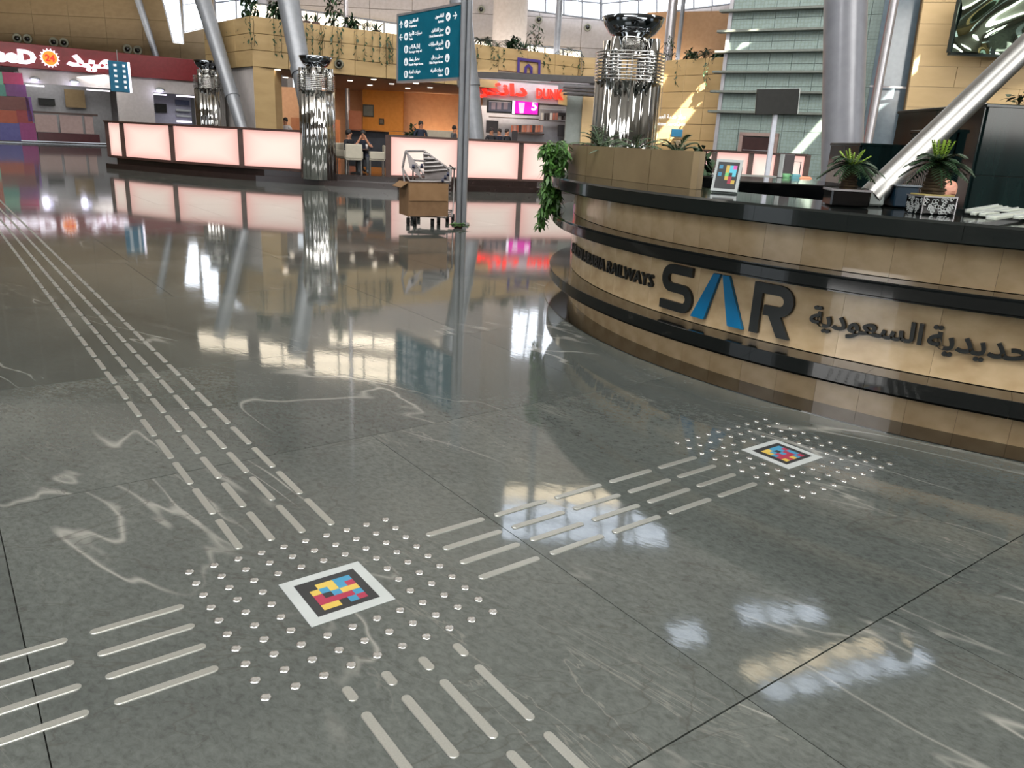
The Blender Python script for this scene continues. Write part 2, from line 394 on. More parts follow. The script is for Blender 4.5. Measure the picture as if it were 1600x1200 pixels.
# sun patches wanted on the walls: traced back along the sun to slots in the roof
ZC = 20.0
def slot(pts):
    out = []
    for p in pts:
        t = (ZC - p.z) / -SUN_DIR.z
        q = p - SUN_DIR * t; out.append((q.x, q.y))
    return out
def wall_quad(pxs, Y): return [P(x, y, Y) for x, y in pxs]
slots = [slot([P(1020, 214, 35.4), P(1044, 228, 34.8), P(1120, 124, 32.9), P(1118, 98, 33.0)]),
         slot([P(1024, 130, 35.3), P(1027, 142, 35.2), P(1050, 102, 34.7), P(1038, 98, 35.0)]),
         slot(wall_quad([(1165, 44), (1184, 44), (1198, 31), (1180, 32)], 31.0)),
         slot(wall_quad([(1208, 262), (1222, 262), (1290, 196), (1290, 178)], 29.8)),
         slot(wall_quad([(1418, 98), (1424, 103), (1476, 66), (1470, 48)], 26.4))]
SX0, SX1, SY0, SY1 = -46, 46, -10, 62
bv = [V((SX0, SY0)), V((SX1, SY0)), V((SX1, SY1)), V((SX0, SY1))]; faces_c = [[0, 1, 2, 3]]
for sl in slots:
    o = len(bv); bv += [V(p) for p in sl]; faces_c.append([o + k for k in range(4)])
cv, ce, cf, ov, oe, of = delaunay_2d_cdt(bv, [], faces_c, 1, 1e-4)
mb = MB()
for f, src in zip(cf, of):
    if any(s_ > 0 for s_ in src): continue
    mb.add([(cv[k].x, cv[k].y, ZC) for k in f], [(0, 1, 2)])
struct(mb.obj('ceiling', M_ceil))

def plane_wall(name, p0, p1, z0, z1, m, th=.3):
    p0 = V((p0[0], p0[1])); p1 = V((p1[0], p1[1])); d = (p1 - p0).normalized(); n = V((-d.y, d.x))
    if n.y < 0: n = -n
    q = [p0, p1, p1 + n * th, p0 + n * th]
    mb = MB(); mb.prism([(a.x, a.y) for a in q], z0, z1); return mb.obj(name, m)
def panel_wall(name, segs, z0, z1, pw, ph, m, gap=.014, backing=None, kind=True, skip=None):
    """wall clad with separate panels; segs = list of (p0,p1)"""
    root = struct(link(name, None))
    for p0, p1 in segs:
        p0 = V(p0); p1 = V(p1); L_ = (p1 - p0).length; d = (p1 - p0) / L_; n = V((-d.y, d.x)); n = n if n.y > 0 else -n
        b = plane_wall('backing', p0 + n * .06, p1 + n * .06, z0, z1, backing or M_seam, .2); b.parent = root
        nx = max(1, round(L_ / pw)); nz = max(1, round((z1 - z0) / ph))
        ax = L_ / nx; az = (z1 - z0) / nz
        mb = MB(); mb.bbox((0, .03, 0), (ax - gap, .06, az - gap), .008); me = mb.mesh('panel', m)
        ang = atan2(d.y, d.x)
        if abs(ang) > pi / 2: ang += pi
        for i in range(nx):
            for k in range(nz):
                c = p0 + d * (ax * (i + .5))
                if skip and skip(c, z0 + az * (k + .5)): continue
                link('panel', me, root, (c.x, c.y, z0 + az * (k + .5)), ang)
    return root
# side and back walls
struct(plane_wall('wall_west', (-45, 0), (-45.01, 58), 0, ZC, M_tan))
struct(plane_wall('wall_east', (45, 62), (45.01, 0), 0, ZC, M_yellow))
struct(plane_wall('wall_rear', (-45, -10), (45, -10.01), 0, ZC, M_greywall))
M_rearwin = mat('rear_daylit_glass', (220, 230, 240), .2, em=(238, 243, 255), es=3.2)
def rear_window(name, x0, x1, z0, z1, nx, nz):
    r = struct(link(name, None))
    for i in range(nx):
        for k in range(nz):
            mb = MB(); mb.box((x0 + (x1 - x0) * (i + .5) / nx, -9.9, z0 + (z1 - z0) * (k + .5) / nz), ((x1 - x0) / nx - .12, .05, (z1 - z0) / nz - .12)); mb.obj('pane', M_rearwin, r)
    mb = MB()
    for i in range(nx + 1): mb.box((x0 + (x1 - x0) * i / nx, -9.85, (z0 + z1) / 2), (.12, .1, z1 - z0))
    for k in range(nz + 1): mb.box(((x0 + x1) / 2, -9.85, z0 + (z1 - z0) * k / nz), (x1 - x0, .1, .12))
    mb.obj('window_frame', M_paint, r)
rear_window('window_20', -22, -9, 1, 9, 5, 4); rear_window('window_21', -4, 3, 6, 13, 3, 3); rear_window('window_22', 8, 24, 5, 12, 6, 3)
TW0 = (XH(-260, 58), 58); TW1 = (XH(345, 58), 58)
panel_wall('wall_left', [(TW0, TW1)], 4.4, 19.9, 2.6, 1.3, M_tan)
BWY = 47
struct(plane_wall('wall_left_return', (TW1[0], 58), (XH(452, BWY), BWY), 3, 19.9, M_greywall))
panel_wall('wall_back', [((XH(452, BWY), BWY), (XH(1150, BWY), BWY))], 5.2, 19.9, 2.3, 1.45, M_greywall, gap=.02)
struct(plane_wall('wall_back_right', (XH(1150, BWY), BWY), (44, BWY), 0, 19.9, M_yellow))

def window(name, px, D, nx, nz, m=None, warm=False):
    q = [P(x, y, D) for x, y in px]       # corners: top left, top right, bottom right, bottom left
    r = struct(link(name, None))
    bil = lambda u, v: (q[0] * (1 - u) + q[1] * u) * (1 - v) + (q[3] * (1 - u) + q[2] * u) * v
    mm = m or (M_windoww if warm else M_window)
    for i in range(nx):
        for k in range(nz):
            c = [bil(i / nx, k / nz), bil((i + 1) / nx, k / nz), bil((i + 1) / nx, (k + 1) / nz), bil(i / nx, (k + 1) / nz)]
            mb = MB(); mb.add([p + V((0, dy, 0)) for dy in (0, .03) for p in c], [(0, 1, 2, 3), (7, 6, 5, 4), (0, 4, 5, 1), (1, 5, 6, 2), (2, 6, 7, 3), (3, 7, 4, 0)])
            mb.obj('pane', mm, r)
    mb = MB()
    for i in range(nx + 1): mb.tube([bil(i / nx, 0) + V((0, -.02, 0)), bil(i / nx, 1) + V((0, -.02, 0))], .05, 4)
    for k in range(nz + 1): mb.tube([bil(0, k / nz) + V((0, -.02, 0)), bil(1, k / nz) + V((0, -.02, 0))], .05, 4)
    mb.obj('window_frame', M_paint, r); return r
window('window_1', [(252, -8), (280, -8), (287, 68), (271, 66)], 55.5, 1, 1)
window('window_2', [(283, -36), (309, -36), (318, 44), (288, 51)], 55.5, 1, 2)
window('window_3', [(334, -30), (402, -30), (402, 22), (338, 38)], 49, 2, 2)
window('window_4', [(392, 4), (626, 38), (626, 56), (392, 28)], 46.5, 9, 1, warm=True)
window('window_5', [(738, 60), (908, 80), (908, 95), (738, 74)], 46.5, 6, 1, warm=True)
window('window_6', [(824, -75), (938, -75), (938, 31), (824, 16)], 46.5, 4, 4)
window('window_7', [(940, -75), (1142, -75), (1142, 6), (940, 32)], 46.5, 7, 4)
window('window_8', [(262, -125), (352, -128), (352, -96), (262, -94)], 50.5, 2, 2, warm=True)
window('window_9', [(372, -140), (455, -140), (455, -105), (372, -92)], 46.6, 2, 2, warm=True)
window('window_10', [(470, -152), (700, -157), (700, -108), (470, -102)], 46.6, 5, 2, warm=True)
window('window_15', [(500, -84), (700, -88), (700, -62), (500, -60)], 46.6, 5, 1, warm=True)
# skylights seen mirrored in the floor
def skylight(name, cx, cy, lx, ly, rz, nx, ny):
    r = struct(link(name, None, None, (cx, cy, ZC - .12), rz))
    for i in range(nx):
        for k in range(ny):
            mb = MB(); mb.box((lx * ((i + .5) / nx - .5), ly * ((k + .5) / ny - .5), 0), (lx / nx - .1, ly / ny - .1, .04)); mb.obj('pane', M_skywarm if k == ny - 1 and ny > 1 else M_skypane, r)
    mb = MB()
    for i in range(nx + 1): mb.box((lx * (i / nx - .5), 0, -.05), (.14, ly, .2))
    for k in range(ny + 1): mb.box((0, ly * (k / ny - .5), -.05), (lx, .14, .2))
    mb.obj('window_frame', M_paint, r)
M_skywarm = mat('warm_skylight_glass', (245, 232, 205), .2, em=(255, 236, 200), es=3.2)
M_skypane = mat('skylight_glass', (220, 232, 245), .2, em=(225, 238, 255), es=3.0)
skylight('window_11', 4.6, 42.6, 9.6, 7.2, 0, 5, 3)
skylight('window_12', 15.0, 29.2, 9.2, 2.6, .36, 6, 2)
skylight('window_13', 13.6, 32.9, 4.4, 1.7, .1, 3, 1)
skylight('window_14', 8.6, 30.9, 1.8, 1.8, .2, 1, 1)

# ------------------------------------------------------------------ reception desk
C = (4.9902, 7.9869)
RW, RL = 4.45, 4.665
A0, A1 = 150.0, 292.0
desk = thing('reception_desk', 'large curved reception desk of beige stone with black granite ledges', 'desk', (C[0], C[1], 0))
O = (0, 0)
def add_arc(name, r0, r1, z0, z1, a0, a1, n, m, parent, bev=0):
    mb = MB(); mb.arc(O, r0, r1, z0, z1, a0, a1, n); o = mb.obj(name, m, parent)
    if bev:
        b = o.modifiers.new('b', 'BEVEL'); b.width = bev; b.segments = 2; b.limit_method = 'ANGLE'; b.angle_limit = radians(50)
    return o
add_arc('core', RW - .5, RW - .04, 0, 1.1, A0, A1, 60, M_joint, desk)
stp = 3.47
for bi, (z0, z1) in enumerate(((.004, .206), (.316, .748), (.848, 1.094))):
    w = stp if bi != 1 else stp * 2
    a = 150.3 + (0 if bi == 0 else (1.1 if bi == 1 else .5)); me = None
    while a < A1 - w:
        if me is None:
            mb = MB(); mb.arc(O, RW - .04, RW, z0, z1, -w / 2 + .009, w / 2 - .009, 4 if bi != 1 else 7); me = mb.mesh('stone_panel', M_beige)
        link('stone_panel', me, desk, None, radians(a + w / 2)); a += w
def ledge(name, prof, m, n0, w):
    """swept profile (r,z) as separate lengths of stone"""
    a = A0; me = None
    while a < A1:
        if me is None:
            mb = MB(); N = n0; vs = []
            for k in range(N + 1):
                t = radians((w - .02) * k / N - (w - .02) / 2); vs += [(r * cos(t), r * sin(t), z) for r, z in prof]
            q = len(prof); mb.add(vs, [(k * q + i, k * q + (i + 1) % q, (k + 1) * q + (i + 1) % q, (k + 1) * q + i) for k in range(N) for i in range(q)] + [tuple(range(q)), tuple(range(N * q, N * q + q))[::-1]])
            me = mb.mesh(name, m)
        link(name, me, desk, None, radians(a + w / 2)); a += w
ledge('granite_ledge', [(RW - .05, .207), (RL - .012, .207), (RL, .222), (RL, .3095), (RL - .0025, .312), (RW - .05, .312)], M_granite, 24, 9)
ledge('granite_ledge', [(RW - .05, .749), (RL - .014, .749), (RL - .014, .757), (RL, .764), (RL, .828), (RL - .014, .838), (RL - .014, .845), (RW - .05, .845)], M_granite, 24, 9)
ledge('granite_top', [(3.72, 1.097), (RL + .03, 1.097), (RL + .045, 1.106), (RL + .045, 1.196), (RL + .03, 1.21), (3.72, 1.21)], M_granite_top, 16, 7.1)
add_arc('floor_ring', RW - .02, 4.70, .0005, .006, A0, A1, 70, M_brown, desk)
add_arc('inner_rim', 3.70, 3.76, 1.2, 1.235, 226, A1, 40, M_granite_top, desk)
# writing on the middle band
def wrap(vs, ang0, zb, r):
    out = []
    for v in vs:
        a = radians(ang0) + v.x / RW; rr = r + v.z; out.append((rr * cos(a), rr * sin(a), zb + v.y))
    return out
def wtext(name, txt, a0, a1, z0, z1, m, depth=.02, bold=0.0, lab=None, fit=True):
    vs, fs = text_mb(txt, 1, depth, bold=bold)
    x1 = max(v.x for v in vs); y0 = min(v.y for v in vs); y1 = max(v.y for v in vs)
    kx = radians(a1 - a0) * RW / x1; ky = (z1 - z0) / (y1 - y0) if fit else (z1 - z0) / .73
    vs = [V((v.x * kx, (v.y - (y0 if fit else 0)) * ky, v.z)) for v in vs]
    mb = MB(); mb.add(wrap(vs, a0, z0, RW + .004), fs); o = mb.obj(name, m, desk)
    if lab: o['label'] = lab
    return o
for word, a, b in (('SAUDI', 183.2, 190.1), ('ARABIA', 190.75, 197.9), ('RAILWAYS', 198.5, 207.8)):
    wtext('raised_lettering', word, a, b, .483, .582, M_letter, .02, .014)
def ribbon(name, pts, w, m, depth=.024, zb=0, closed=False):
    """flat ribbon of width w along 2D points (x = arc metres, y = height), cut square at the ends"""
    pts = [V(p) for p in pts]; n = len(pts); L_, R_ = [], []
    ws = w if isinstance(w, list) else [w] * n
    for k, p in enumerate(pts):
        a = pts[(k - 1) % n] if (k or closed) else None; b = pts[(k + 1) % n] if (k < n - 1 or closed) else None
        d0 = (p - a).normalized() if a is not None else None; d1 = (b - p).normalized() if b is not None else None
        d0 = d0 or d1; d1 = d1 or d0; t = (d0 + d1).normalized(); nn = V((-t.y, t.x)); sc = ws[k] / 2 / max(.5, t.dot(d0))
        L_.append(p + nn * sc); R_.append(p - nn * sc)
    vs = [V((p.x, p.y, z)) for z in (0, depth) for p in L_ + R_]
    fs = []; N2 = 2 * n
    for k in range(n if closed else n - 1):
        q = (k + 1) % n
        fs += [(k, q, n + q, n + k), (N2 + k, N2 + n + k, N2 + n + q, N2 + q), (k, N2 + k, N2 + q, q), (n + k, n + q, N2 + n + q, N2 + n + k)]
    if not closed: fs += [(0, n, N2 + n, N2), (n - 1, N2 + n - 1, N2 + 2 * n - 1, 2 * n - 1)]
    return vs, fs
def arcp(cx, cy, r, a0, a1, n=8, ry=None):
    return [(cx + r * cos(radians(a0 + (a1 - a0) * k / n)), cy + (ry or r) * sin(radians(a0 + (a1 - a0) * k / n))) for k in range(n + 1)]
def big(name, pts, w, a0, m, closed=False, zb=.362):
    vs, fs = ribbon(name, pts, w, m, .024, closed=closed); mb = MB(); mb.add(wrap(vs, a0, zb, RW + .004), fs); return mb.obj(name, m, desk)
H_ = .337
t_ = .066
hh = t_ / 2; ym = H_ / 2
# S: top bar, upper-left bend, middle, lower-right bend, bottom bar (arc metres per degree = .0777)
r1 = (H_ - t_) / 4
Sp = [(.312, H_ - hh), (.03 + r1 + .03, H_ - hh)] + arcp(.035 + r1, H_ - hh - r1, r1, 90, 270, 10) + [(.2, ym)] + arcp(.30 - r1, hh + r1, r1, 90, -90, 10) + [(.0, hh)]
big('letter_s', Sp, t_, 209.2, M_letter)
big('letter_r', [(.012 + hh, 0), (.012 + hh, H_ - hh), (.15, H_ - hh)] + arcp(.20, H_ - hh - .07, .07, 90, -90, 8) + [(.10, H_ - hh - .14)], t_, 219.95, M_letter)
def quadletter(pts, a0, m=None):
    mb = MB(); vs = [V((x, y, z)) for z in (0, .024) for x, y in pts]
    mb.add(wrap(vs, a0, .362, RW + .004), [(3, 2, 1, 0), (4, 5, 6, 7), (0, 1, 5, 4), (1, 2, 6, 5), (2, 3, 7, 6), (3, 0, 4, 7)]); o = mb.obj('letter_a' if m is None else 'letter_r', m or M_blueletter, desk)
    if m is None: o['label'] = 'blue slanted stroke of the letter'
quadletter([(.218, 0), (.305, 0), (.212, .16), (.125, .16)], 219.95, M_letter)
quadletter([(0, 0), (.125, .0), (.226, H_), (.168, H_)], 213.55)
quadletter([(.245, H_), (.302, H_), (.46, 0), (.335, 0)], 213.55)
# Arabic line right of the logo: the two words in view and the first word beyond them
wtext('arabic_lettering', '\u0627\u0644\u0633\u0639\u0648\u062f\u064a\u0629', 225.35, 233.75, .452, .617, M_letter, .022, .02)
wtext('arabic_lettering', '\u0627\u0644\u062d\u062f\u064a\u062f\u064a\u0629', 234.1, 241.9, .452, .62, M_letter, .022, .02)
wtext('arabic_lettering', '\u0627\u0644\u062e\u0637\u0648\u0637', 242.8, 250.5, .455, .62, M_letter, .022, .012)

# ------------------------------------------------------------------ tactile studs, bars, colour-code plates
mb = MB(); ns = 20; R_ = .185 * U_
mb.lathe([(R_, 0), (R_, .0022), (R_ * .9, .0042), (R_ * .62, .0052), (R_ * .3, .0046)], ns, mod=None)
me_stud = mb.mesh('floor_stud', M_stud)
for v in me_stud.vertices:
    r = hypot(v.co.x, v.co.y); th = atan2(v.co.y, v.co.x)
    if v.co.z > .003: v.co.z += .0015 * cos(4 * th) * (r / R_)
for gi, (i0, j0, cx, cyy, nm) in enumerate(((0, 0, 4.47, 4.53, 'nearer plate'), (29.335, -.126, 4.47, 4.58, 'plate by the desk'))):
    for jj in range(10):
        n_in = 0
        for ii in range(10):
            if 3 <= ii <= 6 and 3 <= jj <= 6: continue
            n_in += 1
            o = link('floor_stud', me_stud, None, G(i0 + ii, j0 - jj), YAW + radians(20))
            tag(o, f'round steel floor stud, {ordn(n_in)} from left in {ordn(jj + 1)} row back, {nm}', 'floor stud', 'steel studs around the ' + nm)
def bar_mesh(L_, name='floor_bar'):
    mb = MB(); w = .178 * U_; h = L_ / 2 * U_ - w; pts = []
    for k in range(9): a = -pi / 2 + pi * k / 8; pts.append((h + w * cos(a), w * sin(a)))
    for k in range(9): a = pi / 2 + pi * k / 8; pts.append((-h + w * cos(a), w * sin(a)))
    n = len(pts); k2 = lambda f, z: [(x - (h if x > 0 else -h) * 0 - (1 - f) * (x - (h if x > 0 else -h)), y * f, z) for x, y in pts]
    vs = k2(1, 0) + k2(1, .0025) + k2(.86, .0042)
    fs = [(a * n + q, a * n + (q + 1) % n, (a + 1) * n + (q + 1) % n, (a + 1) * n + q) for a in range(2) for q in range(n)] + [tuple(range(2 * n, 3 * n))]
    mb.add(vs, fs); return mb.mesh(name, M_steel_flat)
me_bar = bar_mesh(3.24); me_bars = bar_mesh(.82)
rails_i = (2.34, 3.78, 5.22, 6.65); rails_j = (-2.35, -3.82, -5.24, -6.69)
nmr = ['left rail', 'left inner rail', 'right inner rail', 'right rail']
for ri, i in enumerate(rails_i):
    for k in range(70):
        j = .79 + 3.885 * k + 1.62; p = G(i, j); x, y = prj(p)
        if x < -25: break
        o = link('floor_bar', me_bar, None, p, YAW + pi / 2)
        tag(o, f'steel floor bar, {nmr[ri]} towards the red shop, {ordn(k + 1)} from the studs', 'floor bar', 'steel guide bars towards the red shop')
    o = link('floor_bar', me_bars, None, G(i, -10.32), YAW + pi / 2)
    tag(o, f'short steel floor bar, {ordn(ri + 1)} from left in front of the stud square', 'floor bar', 'short steel bars in front of the studs')
    for k in range(3):
        p = G(i, -11.34 - 1.62 - 3.87 * k); x, y = prj(G(i, -11.34 - 3.87 * k))
        if y > 1215: continue
        o = link('floor_bar', me_bar, None, p, YAW + pi / 2)
        tag(o, f'long steel floor bar, {nmr[ri]} at bottom edge, {ordn(k + 1)} below the short bars', 'floor bar', 'steel guide bars at the bottom edge')
nmj = ['back rail', 'second rail from back', 'third rail from back', 'front rail']
for rj, j in enumerate(rails_j):
    for k in range(5):
        o = link('floor_bar', me_bar, None, G(9.9 + 1.6 + 3.86 * k, j), YAW)
        tag(o, f'steel floor bar between stud squares, {nmj[rj]}, {ordn(k + 1)} from left', 'floor bar', 'steel guide bars between the stud squares')
    for k in range(4):
        p = G(-.81 - 1.62 - 3.93 * k, j); x, y = prj(G(-.81 - 3.93 * k, j))
        if x < -10: continue
        o = link('floor_bar', me_bar, None, p, YAW)
        tag(o, f'steel floor bar at the left edge, {nmj[rj]}, {ordn(k + 1)} from the studs', 'floor bar', 'steel guide bars at the left edge')
def code_plate(name, label, M, size, rows, ncell, off, th=.003, bw=.13, sub=None):
    """M: frame with x right, y up, z out; rows top to bottom"""
    r = link(name, None); r.matrix_world = M; tag(r, label, 'code plate')
    sx, sy = size
    mb = MB(); mb.bbox((0, 0, th / 2), (sx, sy, th), th * .3); mb.obj('white_border', M_white, r)
    b = bw * sx; mb = MB(); mb.box((0, 0, th + .0004), (sx - 2 * b, sy - 2 * b, .0008)); mb.obj('black_field', M_black, r)
    c = (sx - 2 * b) / ncell; x0 = -(sx - 2 * b) / 2 + off[0] * c; y0 = (sy - 2 * b) / 2 - off[1] * c
    mm = {'Y': M_y, 'B': M_b, 'R': M_r, 'C': M_cy, 'G': M_gr, 'P': M_pk}
    for q, row in enumerate(rows):
        for p, ch in enumerate(row):
            if ch in mm:
                mb = MB(); mb.box((x0 + (p + .5) * c, y0 - (q + .5) * c, th + .0011), (c * 1.003, c * 1.003, .0008)); mb.obj('colour_square', mm[ch], r)
    return r
M_cy = mat('sky_blue_print', (90, 190, 214), .4); M_gr = mat('green_print', (110, 196, 120), .4); M_pk = mat('pink_print', (206, 90, 170), .4)
for i, j, rows, lab in ((4.46, -4.53, ['.YYBB', 'YBYBR', 'R.BYY', 'RRRRB', 'YY.BR'], 'square floor plate of coloured blocks on black, nearer of the two'),
                        (33.75, -4.72, ['YYBBB', 'YB.BR', 'BRBRB', 'RRRRB', 'YRYBR'], 'square floor plate of coloured blocks on black, near the desk')):
    rows = [r_[:5] for r_ in rows]
    if i < 10: rows = ['.YYBB', 'YBYBR', 'R.BYY', 'RRRRB', 'YY.BR']
    code_plate('code_plate', lab, Matrix.Translation(G(i, j, .0003)) @ Matrix.Rotation(YAW, 4, 'Z'), (3.5 * U_, 3.4 * U_), rows, 7, (1, 1))
# tilted plate standing on the desk top
p0 = F(1111, 297.5, 1.2105); p1 = F(1150, 303.5, 1.2105)
p0 = P(1111, 299, 5.96); p0.z = p1.z = 1.222
xd = (p1 - p0).normalized(); nrm = xd.cross(V((0, 0, 1))); tilt = radians(15)
yd = V((0, 0, 1)) * cos(tilt) - nrm * sin(tilt)
Mx = frame3((p0 + p1) / 2 + yd * .118, xd, yd)
st = code_plate('framed_code_plate', 'white framed plate of coloured blocks leaning on a clear stand on the desk', Mx, (.2, .235), ['B.YCP', '..YCC', 'B.G.C', '..YR.', '...RY'], 6, (.5, .9), .006, .1)
mb = MB(); mb.box((.0, -.02, -.03), (.19, .19, .004)); mb.box((0, -.118, -.012), (.19, .004, .05)); mb.box((.093, -.03, -.012), (.004, .17, .035)); mb.obj('clear_stand', mat('clear_acrylic', (170, 180, 182), .08, spec=.7, alpha=.55), st)

# ------------------------------------------------------------------ cafe building
ZT, ZB = 5.06, 3.5                  # top and underside of the yellow fascia
pA = V((XH(400, 28), 28)); pL = V((XH(328, 31), 31)); pB = V((XH(900, 35.7), 35.7)); pC = V((XH(1026, 35.3), 35.3)); pD = V((XH(1126, 32.6), 32.6))
def lerp2(a, b, t): return a * (1 - t) + b * t
pS = lerp2(pA, pB, .70)
panel_wall('wall_middle', [(pL, pA), (pA, pS)], ZB, ZT, 1.25, .6, M_yellow)
panel_wall('wall_middle', [(pS, pB), (pB, pC)], 4.2, ZT, 1.25, .5, M_yellow)
panel_wall('wall_right', [(lerp2(pC, pB, .45), pC), (pC, pD)], 0, ZT, 1.25, .62, M_yellow_b)
up0_ = P(1000, 30, 41.5); 
struct(plane_wall('wall_upper_right', (XH(992, 41), 41), (XH(1150, 39), 39), 5.2, P(1060, 16, 40).z, M_tan2))
# pier and white infill under the left fascia
struct(plane_wall('wall_infill', lerp2(pL, pA, -.2) + V((0, .2)), pA + V((-.1, .25)), 0, ZB, M_whitewall))
mb = MB(); q = pA; w = XH(432, 28.5) - pA.x
mb.prism([(q.x, q.y), (q.x + w, q.y + .5), (q.x + w, q.y + 1.3), (q.x, q.y + 1.2)], 0, ZB); struct(mb.obj('trim_1', M_yellow))
# raised platform with two dark steps along the counter line
cl = [(-14.0, 26.9), (-12.3, 25.9), (-10.29, 24.9), (-8.0, 24.0), (-5.95, 23.4), (-3.6, 23.15), (-1.2, 24.2), (.6, 24.9), (2.6, 25.4), (5, 26.2), (9, 27.5)]
def offset(line, d):
    out = []
    for k, p in enumerate(line):
        a = V(line[max(0, k - 1)]); b = V(line[min(len(line) - 1, k + 1)]); t = (b - a).normalized(); out.append((p[0] - t.y * d, p[1] + t.x * d))
    return out
back = [(22, 44), (-9, 44), (-15, 32)]
stp_ = struct(link('floor_platform', None))
for z0, z1, d in ((0, .16, 0), (.16, .33, .42)):
    l = offset(cl, d); mb = MB(); mb.prism([tuple(p) for p in l] + back, z0, z1); mb.obj('step', M_plinth, stp_)
ceil_c = MB(); ceil_c.prism([(pA.x, pA.y + .5), (pS.x, pS.y + .4), (pS.x, 43), (pA.x - .5, 43)], ZB, ZB + .15); struct(ceil_c.obj('ceiling_cafe', mat('cafe_ceiling', (206, 172, 150), .7)))
BY = 40
def vwall(name, x0, x1, Y, z0, z1, m, y1=None):
    return struct(plane_wall(name, (XH(x0, Y), Y), (XH(x1, y1 or Y), y1 or Y), z0, z1, m, .12))
vwall('wall_cafe_back', 425, 568, BY, .3, ZB, M_salmon)
vwall('wall_cafe_back', 567, 630, BY - 1, .3, ZB, M_orange)
vwall('wall_cafe_back', 624, 760, BY - .4, .3, ZB, M_salmon)
mb = MB(); a = P(455, 168, 36); b_ = P(530, 176, 36); mb.box(((a.x + b_.x) / 2, 36, 1.2), (b_.x - a.x, .2, 1.7)); struct(mb.obj('trim_2', mat('terracotta_screen', (196, 128, 88), .6)))
mb = MB(); a = P(546, 184, 37.5); b_ = P(566, 200, 37.5); mb.box(((a.x + b_.x) / 2, 37.5, 1.3), (b_.x - a.x, .2, 2.4)); struct(mb.obj('trim_3', mat('brick_brown_panel', (152, 96, 70), .6)))
# downlights in the cafe soffit
for k, (x, y, Y) in enumerate([(434, 108, 29.5), (446, 120, 33), (547, 125, 34), (584, 123, 32), (612, 130, 34), (578, 132, 37), (650, 129, 34), (637, 137, 37), (672, 136, 36.5)]):
    p = P(x, y, Y); d = (ZB - .01 - 1.5) / (p.z - 1.5); p = EYE + (p - EYE) * d
    t = thing('downlight', f'small round lit downlight in the cafe ceiling, {ordn(k + 1)} of the row by distance', 'light', p, 0, 'downlights in the cafe ceiling')
    mb = MB(); mb.lathe([(.13, -.02), (.13, 0)], 12); mb.obj('rim', M_white, t); mb = MB(); mb.lathe([(.1, -.035), (.1, -.02)], 12); mb.obj('lens', M_lamp, t)
area('cafe_ceiling_light', (-4, 36, 3.6), (-4, 36.5, 0), 8, 4, 700, (1, .8, .62))
area('shop_sign_fill', (P(820, 150, 32).x, 32.6, 3.9), (P(820, 150, 32).x, 34.5, 1.5), 5, .6, 45, (1, .95, .95))  # unseen lamp added so the sign band is not left dark
for x in (665, 700): 
    p = P(x, 172, 39.2); d = bpy.data.lights.new('wall_washer', 'SPOT'); d.energy = 60; d.spot_size = 1.3; d.spot_blend = .8; d.color = (1, .7, .42); o = bpy.data.objects.new('wall_washer', d); COL.objects.link(o); o.location = (p.x, 39.1, .9); o.rotation_euler = (radians(165), 0, 0)

# backlit counters
def panels_run(px, Ys, label, zb=.42, zt=1.45, end_post=True):
    t = thing('lit_counter', label, 'counter')
    n = len(px)
    pts = [V((XH(x, Y), Y)) for x, Y in zip(px, Ys)]
    for k in range(n - 1):
        a, b = pts[k], pts[k + 1]; d = (b - a); L_ = d.length; ang = atan2(d.y, d.x); c = (a + b) / 2
        mb = MB(); mb.bbox((0, 0, 0), (L_ - .16, .06, zt - zb - .02), .01); mb.obj('light_panel', M_box, t, (c.x, c.y, (zb + zt) / 2), ang)
        mb = MB(); mb.box((0, 0, 0), (L_, .3, .05)); mb.box((0, .0, -(zt - zb) - .06), (L_, .14, .07)); mb.box((0, .14, -(zt - zb) / 2), (L_ - .1, .04, zt - zb)); mb.obj('counter_rail', M_brownpost, t, (c.x, c.y, zt + .03), ang)
    for k, p in enumerate(pts):
        mb = MB(); mb.box((0, 0, 0), (.15, .16, zt - zb + .08)); mb.obj('post', M_brownpost, t, (p.x, p.y, (zb + zt) / 2), 0)
    return t
panels_run([168, 191, 268, 376, 490], [27.5, 26.9, 25.6, 24.6, 24.05], 'long pink backlit counter left of the chrome column and cafe opening', .40, 1.47)
panels_run([607, 719, 815, 925], [23.75, 24.6, 25.35, 26.1], 'pink backlit counter right of the cafe opening, behind the sign post', .37, 1.47)
panels_run([1104, 1117, 1174, 1216, 1262], [27.5, 27, 26.4, 26, 25.6], 'pale backlit counter below the mint wall behind the desk', .3, 1.5)

# mint perforated wall, yellow wall, glass strip
mA = V((XH(1118, 32), 32)); mB = V((XH(1400, 28.6), 28.6)); dm = (mB - mA).normalized(); am = atan2(dm.y, dm.x)
mint = struct(link('wall_mint', None, None, (mA.x, mA.y, 0), am))
Lm = (mB - mA).length
mb = MB(); mb.box((Lm / 2, .2, 6), (Lm, .2, 12)); mb.obj('backing', M_mintledge, mint)
def at_x_on(p0, d, x):
    """distance along wall line where pixel column x crosses (at horizon)"""
    r = ray(x, yh(x)); r2 = V((r.x, r.y)); den = r2.x * d.y - r2.y * d.x
    return (p0.y * r2.x - p0.x * r2.y) / (-den) if abs(den) > 1e-9 else 0
nx = 8; nz = 15
for i in range(nx):
    for k in range(nz):
        mb = MB(); mb.bbox((0, 0, 0), (Lm / nx - .012, .08, .768), .004)
        mb.obj('wall_tile', M_mint, mint, (Lm * (i + .5) / nx, 0, .4 + .78 * k)) if k < 14 else None
zl = [2.98, 3.70, 4.40, 5.11, 5.82, 6.52]
for k, z in enumerate(zl):
    L1 = 3.95 - .02 * k; mb = MB(); mb.bbox((L1 / 2 - .25, -.17, 0), (L1 + .3, .34, .09), .012); mb.obj('ledge', M_mintledge, mint, (0, 0, z))
